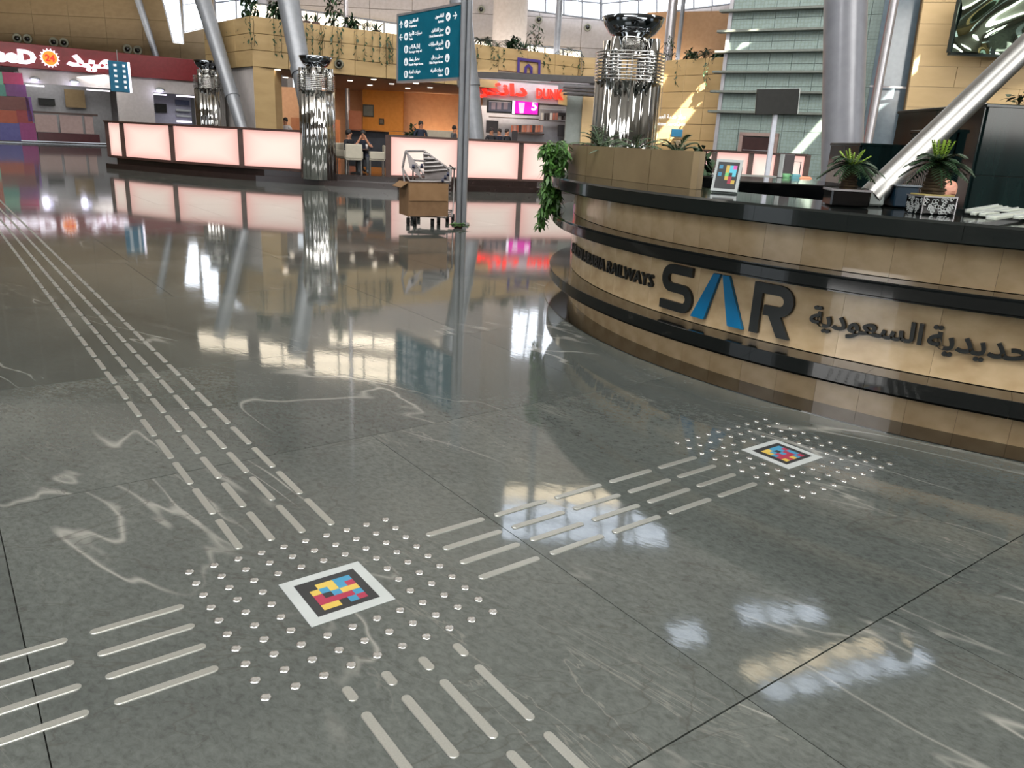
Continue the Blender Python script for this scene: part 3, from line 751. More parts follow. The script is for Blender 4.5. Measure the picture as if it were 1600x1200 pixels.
mb = MB(); mb.box((0, -.06, 4), (.14, .12, 8)); mb.obj('corner_strip', M_frame, mint, (-.02, 0, 0))
# low dark doorway in the mint wall
dr = struct(link('door_1', None, None, (mA.x, mA.y, 0), am)); xx = 1.55
a = 1.05; b_ = 2.25
mb = MB(); mb.box(((a + b_) / 2, -.1, 1.05), (b_ - a, .08, 2.1)); mb.obj('door_leaf', mat('dark_red_brown_door', (52, 26, 24), .4), dr)
mb = MB(); mb.box((a - .06, -.12, 1.1), (.14, .16, 2.2)); mb.box((b_ + .06, -.12, 1.1), (.14, .16, 2.2)); mb.box(((a + b_) / 2, -.12, 2.2), (b_ - a + .26, .16, .12)); mb.obj('door_frame', mat('rose_grey_frame', (150, 128, 122), .5), dr)
mb = MB(); mb.box(((a + b_) / 2, -.16, 1.62), (b_ - a - .1, .02, .02)); mb.obj('push_bar', M_frame, dr)
BF6 = [(3, 2, 1, 0), (4, 5, 6, 7), (0, 1, 5, 4), (1, 2, 6, 5), (2, 3, 7, 6), (3, 0, 4, 7)]
# yellow wall on the right, reached behind the glass strip
yA = V((XH(1408, 27), 27)); yB = V((XH(1760, 25.2), 25.2))
struct(plane_wall('wall_glass', (XH(1340, 28.0), 28.0), (XH(1424, 27.6), 27.6), 0, 12, M_glassblue, .1))
lean = struct(link('wall_far_right', None))
n_ = (yB - yA).normalized()
def ledge_x(z): return XH(1402, 27) + (P(1440, 0, 27).x - P(1402, 228, 27).x) * (z - P(1402, 228, 27).z) / (P(1440, 0, 27).z - P(1402, 228, 27).z)
for k in range(15):
    z0 = .1 + .62 * k; z1 = z0 + .61; i = 0; x0a, x0b = ledge_x(z0), ledge_x(z1); off = XH(1402, 27) + (.6 if k % 2 else 0)
    xs = [off + 1.2 * q for q in range(1, 10) if off + 1.2 * q > x0b + .15]
    prev = (x0a, x0b)
    for xx_ in xs:
        yy = yA.y + (yB.y - yA.y) * (xx_ - yA.x) / (yB.x - yA.x); g_ = .008
        pts = [(prev[0] + g_, z0), (xx_ - g_, z0), (xx_ - g_, z1), (prev[1] + g_, z1)]; mb = MB()
        mb.add([(x, yA.y + (yB.y - yA.y) * (x - yA.x) / (yB.x - yA.x) + dy, z) for dy in (0, .09) for x, z in pts], BF6); mb.obj('panel', M_yellow_b, lean); prev = (xx_, xx_)
mb = MB(); mb.add([(x, yA.y + .05 + dy + (yB.y - yA.y) * (x - yA.x) / (yB.x - yA.x), z) for dy in (0, .2) for x, z in ((ledge_x(0) + .02, 0), (yB.x, 0), (yB.x, 9.4), (ledge_x(9.4) + .02, 9.4))], BF6); mb.obj('backing', M_seam, lean)
tr = struct(link('trim_4', None)); mb = MB(); mb.tube([P(1355, 232, 27.2), P(1404, -30, 27.2)], .13, 8); mb.obj('strip', M_frame, tr)
mb = MB(); mb.tube([P(1349, 232, 27.3), P(1398, -30, 27.3)], .05, 6); mb.obj('edge_strip', mat('rose_brown_strip', (140, 110, 112), .4), tr)
mb = MB(); mb.box(P(1390, 136, 27.4), (1.3, .08, .06)); mb.obj('transom', M_frame, tr)
# rippled mirror panel high on the yellow wall
p = P(1478, 83, 25.9); q = P(1640, 88, 25.6); wd = q.x - p.x; ht = 2.3
t = thing('rippled_mirror', 'large rippled mirror panel high on the yellow wall at top right', 'mirror', (p.x, 25.7, p.z), 0)
mb = MB(); NX, NZ = 46, 34; vs = []
for i in range(NX + 1):
    for k in range(NZ + 1):
        x = wd * i / NX; z = ht * k / NZ; vs.append((x, -.12 - .10 * sin(3.3 * x + 2.2 * sin(2.4 * z)) - .07 * sin(4.1 * z + 3 * cos(1.7 * x)), z))
mb.smooth = True; mb.add(vs, [(i * (NZ + 1) + k, (i + 1) * (NZ + 1) + k, (i + 1) * (NZ + 1) + k + 1, i * (NZ + 1) + k + 1) for i in range(NX) for k in range(NZ)])
mb.obj('mirror_sheet', mat('green_tint_mirror', (176, 196, 176), .05, 1), t)
mb = MB(); mb.box((wd / 2, 0, -.04), (wd, .2, .08)); mb.box((-.02, 0, ht / 2), (.05, .2, ht)); mb.box((wd / 2, .06, ht / 2), (wd, .04, ht)); mb.obj('frame', mat('dark_green_frame', (30, 44, 40), .4), t)

# ------------------------------------------------------------------ red shop on the left
rA = V((XH(-90, 47), 47)); rB = V((XH(349, 56.5), 56.5)); dr_ = (rB - rA).normalized(); ar = atan2(dr_.y, dr_.x); Lr = (rB - rA).length
shop = thing('red_shop_front', 'far shop front with dark red fascia and pale walls at left', 'shop front', (rA.x, rA.y, 0), ar)
def sx(x):       # distance along the shop front for a pixel column
    r = ray(x, yh(x)); a = r.x; b = r.y
    # rA + dr_*t parallel to (a,b)
    return (b * rA.x - a * rA.y) / (a * dr_.y - b * dr_.x)
def sz(x, y):
    t = sx(x); Y = rA.y + dr_.y * t; return P(x, y, Y).z
ZF0, ZF1 = sz(100, 111), sz(100, 74)
mb = MB(); mb.bbox((Lr / 2, -.15, (ZF0 + ZF1) / 2), (Lr, .5, ZF1 - ZF0), .02); mb.obj('fascia', M_red, shop)
def sbox(name, x0, x1, y0, y1, m, dy=0, th=.3, ref=None):
    a, b = sx(x0), sx(x1); zt = sz((x0 + x1) / 2, y0); zb = max(.05, sz((x0 + x1) / 2, y1))
    mb = MB(); mb.box(((a + b) / 2, dy, (zt + zb) / 2), (b - a, th, zt - zb)); return mb.obj(name, m, shop)
sbox('wall_panel', 38, 187, 112, 134, M_whitewall, .1)
sbox('wall_panel', 187, 243, 118, 240, M_whitewall, .1)
sbox('wall_panel', 243, 312, 126, 147, M_whitewall, .1)
sbox('wall_panel', 308, 350, 128, 240, M_whitewall, .1)
a = sx(-90); b_ = sx(39)
sbox('back_wall', -80, 352, 100, 224, mat('shop_grey_rear', (128, 126, 128), .6), 3.9); sbox('back_wall', 38, 190, 112, 224, mat('grey_shop_interior', (128, 128, 130), .5), 3.2)
sbox('back_wall', 243, 312, 140, 224, mat('violet_grey_interior', (160, 160, 178), .5), 2.0)
sbox('light_strip', 47, 75, 133, 135.5, M_whitelit, -.1, .1); sbox('light_strip', 140, 176, 140.5, 142.5, M_whitelit, -.1, .1)
sbox('light_strip', 244, 264, 147, 149, M_whitelit, 0, .1); sbox('light_strip', 279, 308, 149.5, 152, M_whitelit, 0, .1)
sbox('menu_board', 72, 99, 153, 164, M_screen, 2.9, .1); sbox('menu_board', 248, 254, 162, 175, M_screen, 1.7, .1); sbox('menu_board', 255, 272, 162, 176, M_screen, 1.7, .1)
sbox('timber_panel', 115, 147, 139, 168, mat('olive_timber', (112, 94, 62), .6), 2.6, .1)
sbox('shelf', 286, 308, 171, 174, M_white, 1.6, .3); sbox('shelf', 286, 308, 180, 183, M_white, 1.6, .3); sbox('light_strip', 285, 308, 189, 192, M_whitelit, 1.4, .2)
sbox('dark_screen', 286, 308, 156, 164, mat('slate_blue', (70, 80, 110), .4), 1.6, .1)
cm = mat('pale_pink_box', (178, 154, 150), .4); 
for x0, x1, y0, y1 in ((53, 88, 179, 206), (92, 127, 180, 208), (131, 144, 181, 209)): sbox('counter_panel', x0, x1, y0, y1, cm, -.2, .2)
sbox('counter_base', 55, 152, 208, 221, mat('maroon_base', (76, 24, 34), .3), -.1); sbox('counter_top', 52, 152, 176, 179, M_brownpost, -.1, .6)
sbox('dark_plinth', -80, 180, 220.5, 228, M_plinth, -.5, .9)
colours = {'green': (118, 178, 150), 'teal': (74, 140, 128), 'pink': (176, 44, 96), 'purple': (112, 52, 116), 'brown': (112, 58, 52), 'orange': (170, 80, 50), 'red': (150, 52, 56), 'blue': (86, 84, 150), 'violet': (112, 70, 140), 'magenta': (146, 56, 120)}
for c_, x0, x1, y0, y1 in (('green', -12, 12, 112, 132), ('pink', 12, 43, 114, 132), ('teal', -12, 14, 132, 150), ('purple', 14, 46, 132, 151), ('brown', -12, 48, 151, 172), ('orange', -12, 26, 172, 192), ('red', 26, 50, 172, 192), ('blue', -12, 28, 192, 220), ('magenta', 28, 53, 192, 219),
                           ('violet', 43, 52, 152, 190), ('orange', -60, -12, 112, 160), ('green', -60, -12, 160, 222)):
    sbox('coloured_square', x0, x1, y0, y1, MATS.get('shop_' + c_) or mat('shop_' + c_, colours[c_], .4), -.1, .25)
M_cr = M_whitelit
def shop_text(name, txt, x0, x1, y0, y1, m, bold=.03):
    vs, fs = text_mb(txt, 1, .12, bold=bold); a, b = sx(x0), sx(x1); zt = sz((x0 + x1) / 2, y0); zb = sz((x0 + x1) / 2, y1)
    X1 = max(v.x for v in vs); Y0 = min(v.y for v in vs); Y1 = max(v.y for v in vs)
    mb = MB(); mb.add([(a + v.x / X1 * (b - a), -.42 - v.z, zb + (v.y - Y0) / (Y1 - Y0) * (zt - zb)) for v in vs], fs); return mb.obj(name, m, shop)
shop_text('lit_lettering', 'meeD', -28, 67, 76, 99, M_whitelit, .06)
shop_text('lit_lettering', '\u0645\u064a\u062f', 112, 184, 88, 113, M_whitelit, .05)
cx_ = (sx(74) + sx(101)) / 2; czz = sz(88, 92); rad = (sx(101) - sx(74)) / 2
mb = MB(); pr_ = []
for k in range(32): r = rad * (1.18 if k % 2 else .9); pr_.append((r * cos(pi * k / 16), r * sin(pi * k / 16)))
Msun = Matrix(((1, 0, 0, cx_), (0, 0, -1, -.42), (0, 1, 0, czz), (0, 0, 0, 1)))
mb.prism(pr_, 0, .06, Msun); mb.obj('sun_rays', M_whitelit, shop)
mb = MB(); mb.prism(arcp(0, 0, rad * .84, 0, 345, 23), .06, .12, Msun); mb.obj('sun_disc', M_orangelit, shop)
vs, fs = text_mb('24', rad * .8, .05, align='CENTER', bold=.04); mb = MB(); mb.add([Msun @ V((v.x, v.y - rad * .4, v.z + .12)) for v in vs], fs); mb.obj('lit_numerals', mat('red_numeral', (220, 50, 30), .4, em=(220, 50, 30), es=.5), shop)
for k, (x, y) in enumerate(((66, 120), (127, 124), (257, 137))):
    t = thing('wall_lamp', f'small violet-white lamp under the red fascia, {ordn(k + 1)} from left', 'light', shop.matrix_world @ V((0, 0, 0)), 0, 'lamps under the red fascia')
    o = V((rA.x, rA.y)) + dr_ * sx(x); t.location = (o.x, o.y - .25, sz(x, y)); mb = MB(); mb.lathe([(.1, 0), (.28, -.12), (.28, -.18)], 12); mb.obj('lamp_shade', M_white, t); mb = MB(); mb.lathe([(.2, -.22), (.2, -.18)], 12); mb.obj('bulb', M_lampv, t)
    d = bpy.data.lights.new('lamp_light', 'POINT'); d.energy = 8; d.color = (.8, .78, 1); d.shadow_soft_size = .2; lo = bpy.data.objects.new('lamp_light', d); COL.objects.link(lo); lo.location = (o.x, o.y - .7, sz(x, y) - .35)
area('shop_interior_light', (rA.x + dr_.x * sx(95), rA.y + dr_.y * sx(95) + 1.2, 4.2), (rA.x + dr_.x * sx(95), rA.y + 6, 0), 6, 1.2, 90, (1, .97, .95))
# round air nozzles on the walls
for k, (x, y, Y, lab) in enumerate(((28, 60, 57.98, 'left of the first pair above the red fascia'), (44, 61, 57.98, 'right of the first pair above the red fascia'), (85, 66, 57.98, 'left of the middle pair above the red fascia'),
                                    (101, 67, 57.98, 'right of the middle pair above the red fascia'), (200, 77, 57.98, 'left of the third pair above the red fascia'), (216, 79, 57.98, 'right of the third pair above the red fascia'),
                                    (530, 100, 29.6, 'on the yellow cafe fascia beside the chrome bowl'), (752, 15, 46.97, 'high on the grey wall above the sign post'), (842, 31, 46.97, 'on the grey wall below the top windows'), (918, 43, 46.97, 'on the grey wall left of the near chrome bowl'))):
    p = P(x, y, Y); R0 = 6.6 / FPX * Y * (1 if k < 7 else .75)
    if k == 6:
        p = V((p.x, lerp2(pA, pB, (p.x - pA.x) / (pB.x - pA.x)).y - .05, p.z))
    t = thing('air_nozzle', 'round air nozzle ' + lab, 'air vent', p, 0, 'round wall air nozzles')
    mb = MB(); M_ = Matrix(((1, 0, 0), (0, 0, 1), (0, -1, 0)));
    ring_ = MB(); ring_.lathe([(R0, -.02), (R0, .12), (R0 * .8, .16), (R0 * .55, .05)], 20); ring_.v = [tuple(M_ @ V(v)) for v in ring_.v]; ring_.v = [(a, -b if False else b * 1, c) for a, b, c in ring_.v]
    ring_.v = [(a, -abs(b), c) for a, b, c in ring_.v]; ring_.obj('nozzle_ring', mat('nozzle_grey', (128, 128, 112), .4) if 'nozzle_grey' not in MATS else MATS['nozzle_grey'], t)
    hub = MB(); hub.lathe([(R0 * .48, 0), (R0 * .48, .19)], 14); hub.v = [(a, -c, b) for a, b, c in hub.v]; hub.obj('dark_core', M_blackgloss, t)

# ------------------------------------------------------------------ columns and struts
def column(name, label, pts, radii, m, group=None, collars=()):
    base = V(pts[0]); t = thing(name, label, 'column', base, 0, group)
    mb = MB(); mb.tube([V(p) - base for p in pts], radii, 24); mb.obj('shaft', m, t)
    d = (V(pts[-1]) - base).normalized()
    mb = MB(); mb.tube([V((0, 0, 0)), d * .12], [radii[0] * 1.5, radii[0] * 1.3], 20); mb.obj('base_collar', m, t)
    for f in collars:
        c = (V(pts[-1]) - base) * f; mb = MB(); mb.tube([c - d * .12, c + d * .12], radii[0] * (1 - f) * 1.12 + radii[-1] * f * 1.12, 20); mb.obj('joint_collar', m, t)
    return t
def down(pt, pb, z):   # extend the line pt->pb down to height z
    t = (z - pb.z) / (pb.z - pt.z); return pb + (pb - pt) * t
a, b_ = P(206, -30, 57.3), P(248, 100, 57.3); column('leaning_strut', 'thin grey strut leaning behind the red fascia at left', [b_, a], [.2, .24], M_paint, 'leaning roof struts')
a, b_ = P(308, -30, 29.5), P(375, 190, 27.5); column('leaning_strut', 'grey strut leaning down behind the long lit counter, beside far chrome column', [down(a, b_, .33), a], [.17, .29], M_paint, 'leaning roof struts', (.38,))
a, b_ = P(443, -40, 27.5), P(482, 170, 25.6); column('leaning_strut', 'thick grey strut leaning down behind the middle chrome column', [down(a, b_, .33), a], [.24, .36], M_paint, 'leaning roof struts', (.5,))
a, b_ = P(712, -60, 27.5), P(742, 222, 27); column('leaning_strut', 'grey strut leaning right behind the sign post', [down(a, b_, .33), a], [.33, .34], M_paint, 'leaning roof struts', (.45,))
a = P(1320, -160, 14); b_ = P(1316, 250, 14); column('round_column', 'large smooth lavender-grey round column behind the desk', [down(P(1323, -60, 14), P(1315, 270, 14), 0), P(1323, -60, 14)], [.335, .335], M_lcol)
a = P(798, 10, 42); column('round_column', 'broad beige concrete column high behind the sign post', [V((a.x, 42, 0)), V((a.x, 42, 19.8))], [.85, .85], mat('beige_concrete', (142, 134, 126), .6))
for x, Y, r, lab in ((541, 38.5, .1, 'slim white post standing behind the fascia plants, left of the teal sign'), (872, 40, .15, 'slim grey post in front of the top windows'), (1048, 38.5, .22, 'white round post right of the near chrome bowl'), (1064, 40, .1, 'thin grey post beside the white round post')):
    a = P(x, 40, Y); column('slim_post', lab, [V((a.x, Y, 0)), V((a.x, Y, 19.8))], [r, r], M_frame if Y < 39 else M_paint)
# leaning polished pole standing on the desk
q0 = V((F(1356, 322, 1.21).x, F(1360, 322, 1.21).y, 1.215)); q1 = P(1640, 38, 5.5)
t = thing('leaning_pole', 'thick brushed steel pole leaning up right from the desk top', 'pole', q0)
bs = P(1357, 303, q0.y) - q0; 
mb = MB(); mb.bbox((0, 0, .045), (.155, .14, .09), .012); mb.obj('base_block', mat('pale_grey_block', (140, 148, 146), .45), t)
mb = MB(); mb.tube([V((.01, .0, .05)), q1 - q0], [.082, .076], 28); mb.obj('shaft', M_pole, t)

# ------------------------------------------------------------------ chrome columns with bowls
def chrome_column(label, c, h=3.06, R=.49):
    t = thing('chrome_column', label, 'column', c, 0, 'chrome columns topped with bowls')
    fl = lambda th, r, z: 1 + .035 * cos(8 * th) + .028 * cos(21 * th + 1)
    zb = h - .61
    mb = MB(); mb.lathe([(R, 0), (R, zb)], 96, mod=fl); mb.obj('fluted_body', M_chrome, t)
    mb = MB(); mb.lathe([(R * .62, h - .24), (R * .62, h), (R * .66, h + .02)], 32); mb.obj('collar', M_chrome, t)
    for k in range(4):
        a = pi / 4 + k * pi / 2 + .1; mb = MB(); mb.lathe([(R * .2, zb), (R * .2, h)], 16, (R * .8 * cos(a), R * .8 * sin(a), 0)); mb.obj('corner_mast', M_chrome, t)
    for k in range(9):
        z = zb + .02 + k * .048; mb = MB(); n = 28
        mb.lathe([(R * 1.0, z), (R * 1.09, z), (R * 1.09, z + .014), (R * 1.0, z + .014), (R * 1.0, z)], n); 
        mb.f = mb.f[:-2]; mb.mi = mb.mi[:-2]; mb.sm = mb.sm[:-2]; mb.obj('ring_fin', M_chrome, t)
    mb = MB(); mb.tube([(0, -R * .6, zb), (0, -R * .6, h - .2)], .012, 6); mb.tube([(0, R * .6, zb), (0, R * .6, h - .2)], .012, 6); mb.obj('centre_rod', M_pole, t)
    mb = MB(); mb.lathe([(R * .5, h + .02), (R * .72, h + .09), (R * .88, h + .2), (R * .96, h + .31), (R * .92, h + .31), (R * .82, h + .2), (R * .6, h + .08), (.02, h + .05)], 40); mb.obj('bowl', M_chrome_d, t)
    return t
M_chrome_d = mat('dark_chrome_bowl', (118, 124, 130), .08, 1)
p = P(973, 225, 12.9); c1 = chrome_column('tall chrome column with bowl nearest, rising behind the desk planter', (p.x, 12.9, 0), 3.06, .49)
reg(c1)
for x, Y, lab, z0 in ((496, 23.75, 'tall chrome column with bowl at the end of the long lit counter', .16), (331, 29.5, 'chrome column with bowl farthest away behind the long lit counter', .335)):
    p = P(x, 200, Y); c = copy_tree(c1); c['label'] = lab; c.location = (p.x, Y, z0 if Y > 25 else .0); c.rotation_euler.z = .6 + Y
    if Y < 25: c.location = (p.x, Y, .165)

# ------------------------------------------------------------------ sign post with teal directory board
pp = F(727, 352, 0); PX, PY = P(720, 345, 14.4).x, 14.4
t = thing('sign_post', 'tall square grey steel post carrying a teal direction sign', 'sign', (PX, PY, 0))
mb = MB(); mb.bbox((-.045, 0, 2.2), (.09, .2, 4.4), .02); mb.bbox((.05, .03, 2.2), (.09, .17, 4.4), .02); mb.obj('post', mat('sign_post_grey', (142, 146, 152), .35, .4), t)
mb = MB(); mb.bbox((0, 0, .02), (.3, .3, .04), .01); mb.obj('base_plate', M_pole, t)
bl = P(622, 126, 16.2) - V((PX, PY, 0)); tr_ = P(716, 8, 14.5) - V((PX, PY, 0)); br = P(716, 121, 14.5) - V((PX, PY, 0)); tl = P(622, 25, 16.2) - V((PX, PY, 0))
zb_ = (bl.z + br.z) / 2; zt_ = (tl.z + tr_.z) / 2
xd = V((br.x - bl.x, br.y - bl.y, 0)); SW = xd.length; SH = zt_ - zb_; org = V((bl.x, bl.y, zb_))
Ms = frame3(org, xd)
mb = MB(); q = lambda x0, y0, x1, y1, z0, z1: [Ms @ V((x, y, z)) for z in (z0, z1) for x, y in ((x0, y0), (x1, y0), (x1, y1), (x0, y1))]
BF = [(3, 2, 1, 0), (4, 5, 6, 7), (0, 1, 5, 4), (1, 2, 6, 5), (2, 3, 7, 6), (3, 0, 4, 7)]
mb.add(q(0, 0, SW, SH, -.1, 0), BF); sb = mb.obj('sign_board', M_teal, t)
mb = MB(); mb.add(q(-.05, -.04, SW, 0, -.11, .01), BF); mb.add(q(-.05, SH, SW, SH + .04, -.11, .01), BF); mb.add(q(-.05, 0, 0, SH, -.11, .01), BF); mb.obj('board_edge', M_frame, t)
def stext(txt, x, y, h, al='LEFT', w=None):
    vs, fs = text_mb(txt, h, .006, align=al, bold=.012, width=w, res=1); return [Ms @ (v + V((x, y, .002))) for v in vs], fs
rows_l = [('\u0627\u0644\u0645\u063a\u0627\u062f\u0631\u0648\u0646', 'Departures'), ('\u0633\u064a\u0627\u0631\u0627\u062a \u0627\u0644\u0623\u062c\u0631\u0629', 'Taxis'), ('\u0625\u0646\u0632\u0627\u0644 \u0627\u0644\u0631\u0643\u0627\u0628', 'Passenger drop off'), ('\u0645\u0635\u0644\u0649 \u0646\u0633\u0627\u0621', 'Female Prayer Room'), ('\u062f\u0648\u0631\u0627\u062a \u0627\u0644\u0645\u064a\u0627\u0647', 'Toilets')]
rows_r = [('\u0627\u0644\u0642\u0627\u062f\u0645\u0648\u0646', 'Arrivals'), ('\u062d\u062c\u0632 \u0627\u0644\u0641\u0646\u0627\u062f\u0642', 'Hotel Reservations'), ('\u062a\u0623\u062c\u064a\u0631 \u0627\u0644\u0633\u064a\u0627\u0631\u0627\u062a', 'Car Rental'), ('\u0645\u0635\u0644\u0649 \u0631\u062c\u0627\u0644', 'Male Prayer Room'), ('\u062f\u0648\u0631\u0627\u062a \u0627\u0644\u0645\u064a\u0627\u0647', 'Toilets')]
for side, rows in ((0, rows_l), (1, rows_r)):
    for k, (ar_, en) in enumerate(rows):
        y = SH * (.865 - .193 * k); xc = SW * (.145 if side == 0 else .83); xt = SW * (.2 if side == 0 else .765); al = 'LEFT' if side == 0 else 'RIGHT'
        mb = MB(); v, f = stext(ar_, xt, y + .01, .062, al); mb.add(v, f); v, f = stext(en, xt, y - .075, .045, al); mb.add(v, f); mb.obj('sign_lettering', M_signwhite, t)
        mb = MB(); n = 20; mb.add([Ms @ V((xc + .07 * cos(2 * pi * a / n), y + .07 * sin(2 * pi * a / n), z)) for z in (0, .006) for a in range(n)], [tuple(range(n, 2 * n))] + [(a, (a + 1) % n, n + (a + 1) % n, n + a) for a in range(n)]); ic = mb.obj('sign_symbol', M_signwhite, t)
        mb = MB()
        fig = [[(-.03, -.03), (.03, .0), (.03, .02), (-.03, -.01)], [(-.035, -.02), (.035, -.02), (.02, .02), (-.02, .02)], [(-.02, -.04), (.02, -.04), (.02, .04), (-.02, .04)], [(-.03, -.035), (.03, -.035), (0, .04)], [(-.028, -.04), (-.006, -.04), (-.006, .04), (-.028, .04)]][k]
        n = len(fig); mb.add([Ms @ V((xc + a, y + b, z)) for z in (.006, .009) for a, b in fig], [tuple(range(n, 2 * n))] + [(a, (a + 1) % n, n + (a + 1) % n, n + a) for a in range(n)])
        if k == 4: fig = [(a + .034, b) for a, b in fig]; mb.add([Ms @ V((xc + a, y + b, z)) for z in (.006, .009) for a, b in fig], [tuple(range(n, 2 * n))])
        mb.obj('symbol_figure', M_teal, ic)
for x, y, rot in ((.055, .865, 90), (.055, .672, 180), (.93, .865, 0)):
    mb = MB(); c_, s_ = cos(radians(rot)), sin(radians(rot))
    for pts in ([(-.06, 0), (.055, 0)], [(0, .055), (.055, 0), (0, -.055)]):
        vs, fs = ribbon('a', pts, .018, None, .006); mb.add([Ms @ V((SW * x + v.x * c_ - v.y * s_, SH * y + v.x * s_ + v.y * c_, v.z)) for v in vs], fs)
    mb.obj('direction_arrow', M_signwhite, t)
# blade sign by the red shop
p = P(186, 120, 33); t = thing('hanging_blade_sign', 'small blue and white blade sign hanging before the red shop', 'sign', p, .9)
mb = MB(); mb.bbox((0, 0, 0), (.75, .1, 1.15), .02); mb.obj('sign_panel', mat('steel_blue_sign', (50, 110, 140), .3), t)
mb = MB(); mb.box((.4, 0, 0), (.06, .2, 1.15)); mb.obj('lit_edge', M_whitelit, t)
mb = MB(); mb.tube([(0, 0, .55), (0, 0, 1.0)], .02, 6); mb.obj('hanger', M_pole, t)
for k in range(5): mb = MB(); mb.box((.2, -.055, .42 - .2 * k), (.1, .02, .1)); mb.box((-.15, -.055, .42 - .2 * k), (.12, .02, .08)); mb.obj('sign_symbol', M_signwhite, t)

# ------------------------------------------------------------------ plants
def leaf(mb, base, d, L_, w, droop=.2, up=V((0, 0, 1)), seg=3):
    d = V(d).normalized(); side = d.cross(up)
    if side.length < .1: side = d.cross(V((1, 0, 0)))
    side.normalize(); vs = []
    for k in range(seg + 1):
        t = k / seg; c = V(base) + d * L_ * t - V((0, 0, droop * L_ * t * t)); ww = w * sin(pi * min(.97, .12 + t * .88)) / 2
        vs += [c - side * ww, c + side * ww]
    mb.add(vs, [(2 * k, 2 * k + 1, 2 * k + 3, 2 * k + 2) for k in range(seg)])
def frond(mb, base, d, L_, lw, n=9, droop=.5, ll=.12, lw_=.02):
    d = V(d).normalized(); pts = []
    for k in range(n + 1):
        t = k / n; pts.append(V(base) + d * L_ * t - V((0, 0, droop * L_ * t * t)))
    mb.tube(pts, [.006 * lw] * (n + 1), 3, False)
    for k in range(1, n + 1):
        tn = (pts[k] - pts[k - 1]).normalized(); sd = tn.cross(V((0, 0, 1)));
        if sd.length < .05: sd = V((1, 0, 0))
        sd.normalize(); l = ll * sin(pi * (.15 + .8 * k / n))
        for s_ in (-1, 1): leaf(mb, pts[k], sd * s_ + tn * .7 + V((0, 0, .1)), l, lw_, .2, seg=2)
R = random.uniform
def palm(name, label, loc, h, nf, L_, m, pot=None, group=None, droop=.6, ll=.2, cat='plant'):
    t = thing(name, label, cat, loc, R(0, 3), group); mb = MB()
    for k in range(nf):
        a = 2 * pi * k / nf + R(-.3, .3); e = R(.35, 1.25); frond(mb, (0, 0, h), (cos(a) * cos(e), sin(a) * cos(e), sin(e)), L_ * R(.7, 1.1), 1, 9, droop, ll, ll * .16)
    mb.obj('foliage', m, t)
    mb = MB(); mb.tube([(0, 0, 0), (.01, 0, h)], [.05, .03], 8); mb.obj('stem', M_trunk, t)
    return t
def bush(name, label, loc, n, rx, ry, rz_, ls, m, group=None, stem=True, cat='plant'):
    t = thing(name, label, cat, loc, 0, group); mb = MB()
    for k in range(n):
        a = R(0, 2 * pi); u = R(-1, 1); r = R(.3, 1) ** .5; c = V((rx * r * cos(a) * sqrt(1 - u * u), ry * r * sin(a) * sqrt(1 - u * u), rz_ + rz_ * .95 * u * r))
        leaf(mb, c, (R(-1, 1), R(-1, 1), R(-.8, .6)), ls * R(.7, 1.2), ls * .42, .3, seg=2)
    mb.obj('foliage', m, t)
    if stem: mb = MB(); mb.tube([(0, 0, 0), (0, 0, rz_ * 1.2)], [.02, .01], 6); mb.obj('stem', M_trunk, t)
    return t
# planter on the desk top
planter = thing('desk_planter', 'curved beige stone planter box on the left end of the desk top', 'planter', (C[0], C[1], 1.212))
def darc(name, r0, r1, z0, z1, a0, a1, n, m, par): mb = MB(); mb.arc(O, r0, r1, z0, z1, a0, a1, n); return mb.obj(name, m, par)
planter.location = (0, 0, 1.2115)
fA, fB = V((.475, 8.62)), V((1.365, 6.28)); bB = fB + V((.165, .72)); bA = V((1.0, 8.9))
def bow(t): c = fA * (1 - t) + fB * t; return c + V((-.935, -.355)) * (.10 * 4 * t * (1 - t))
for k in range(4):
    q = [bow(k / 4 + .002), bow(k / 4 + .125), bow((k + 1) / 4 - .002)]; ins = [p + V((.05, .02)) for p in q]
    mb = MB(); mb.prism([tuple(p) for p in q + ins[::-1]], 0, .285); mb.obj('stone_panel', M_beige2, planter)
def pw(name, a, b, th=.05):
    d = (b - a).normalized(); n = V((-d.y, d.x)) * th; mb = MB(); mb.prism([tuple(a), tuple(b), tuple(b + n), tuple(a + n)], 0, .285); return mb.obj(name, M_beige2, planter)
pw('end_panel', fB, bB); pw('back_panel', bB, bA); pw('end_panel', bA, fA)
mb = MB(); mb.prism([tuple(p) for p in (fA + V((.06, 0)), fB + V((.05, .05)), bB, bA)], 0, .2); mb.obj('soil', M_soil, planter)
def on_desk(ang, r, z=1.212): a = radians(ang); return (C[0] + r * cos(a), C[1] + r * sin(a), z)
# trailing plant spilling over the left end
t = thing('trailing_plant', 'dense green leafy plant trailing down over the left end of desk', 'plant', on_desk(177, 4.25, 1.43)); mb = MB()
loc = V(t.location)
def trail(mb, x, y, s_, dens=1.0):
    c = P(x, y, 8.35 + R(-.25, .2)); leaf(mb, c - loc, (R(-1, 1), R(-1, .2), R(-1.1, .4)), s_ * R(.8, 1.3), s_ * .5, .4, seg=2)
for k in range(620):
    u = R(0, 1); y = 222 + 62 * u; cx = 869 + 4 * sin(u * 7); hw = 17 - 2 * u
    trail(mb, cx + R(-hw, hw), y + R(-4, 4), .075)
for k in range(200): trail(mb, R(845, 866), R(226, 238), .07)
for k in range(330):
    u = R(0, 1); trail(mb, 857 + 3 * sin(u * 9) + R(-8, 8), 282 + 24 * u, .07)
for k in range(380):
    u = R(0, 1); trail(mb, 862 - 2 * u + R(-12, 13), 292 + 36 * u, .08)
for k in range(70):
    u = R(0, 1); trail(mb, 848 - 3 * u + R(-5, 5), 325 + 30 * u, .07)
mb.obj('foliage', M_leaf, t)
mb = MB()
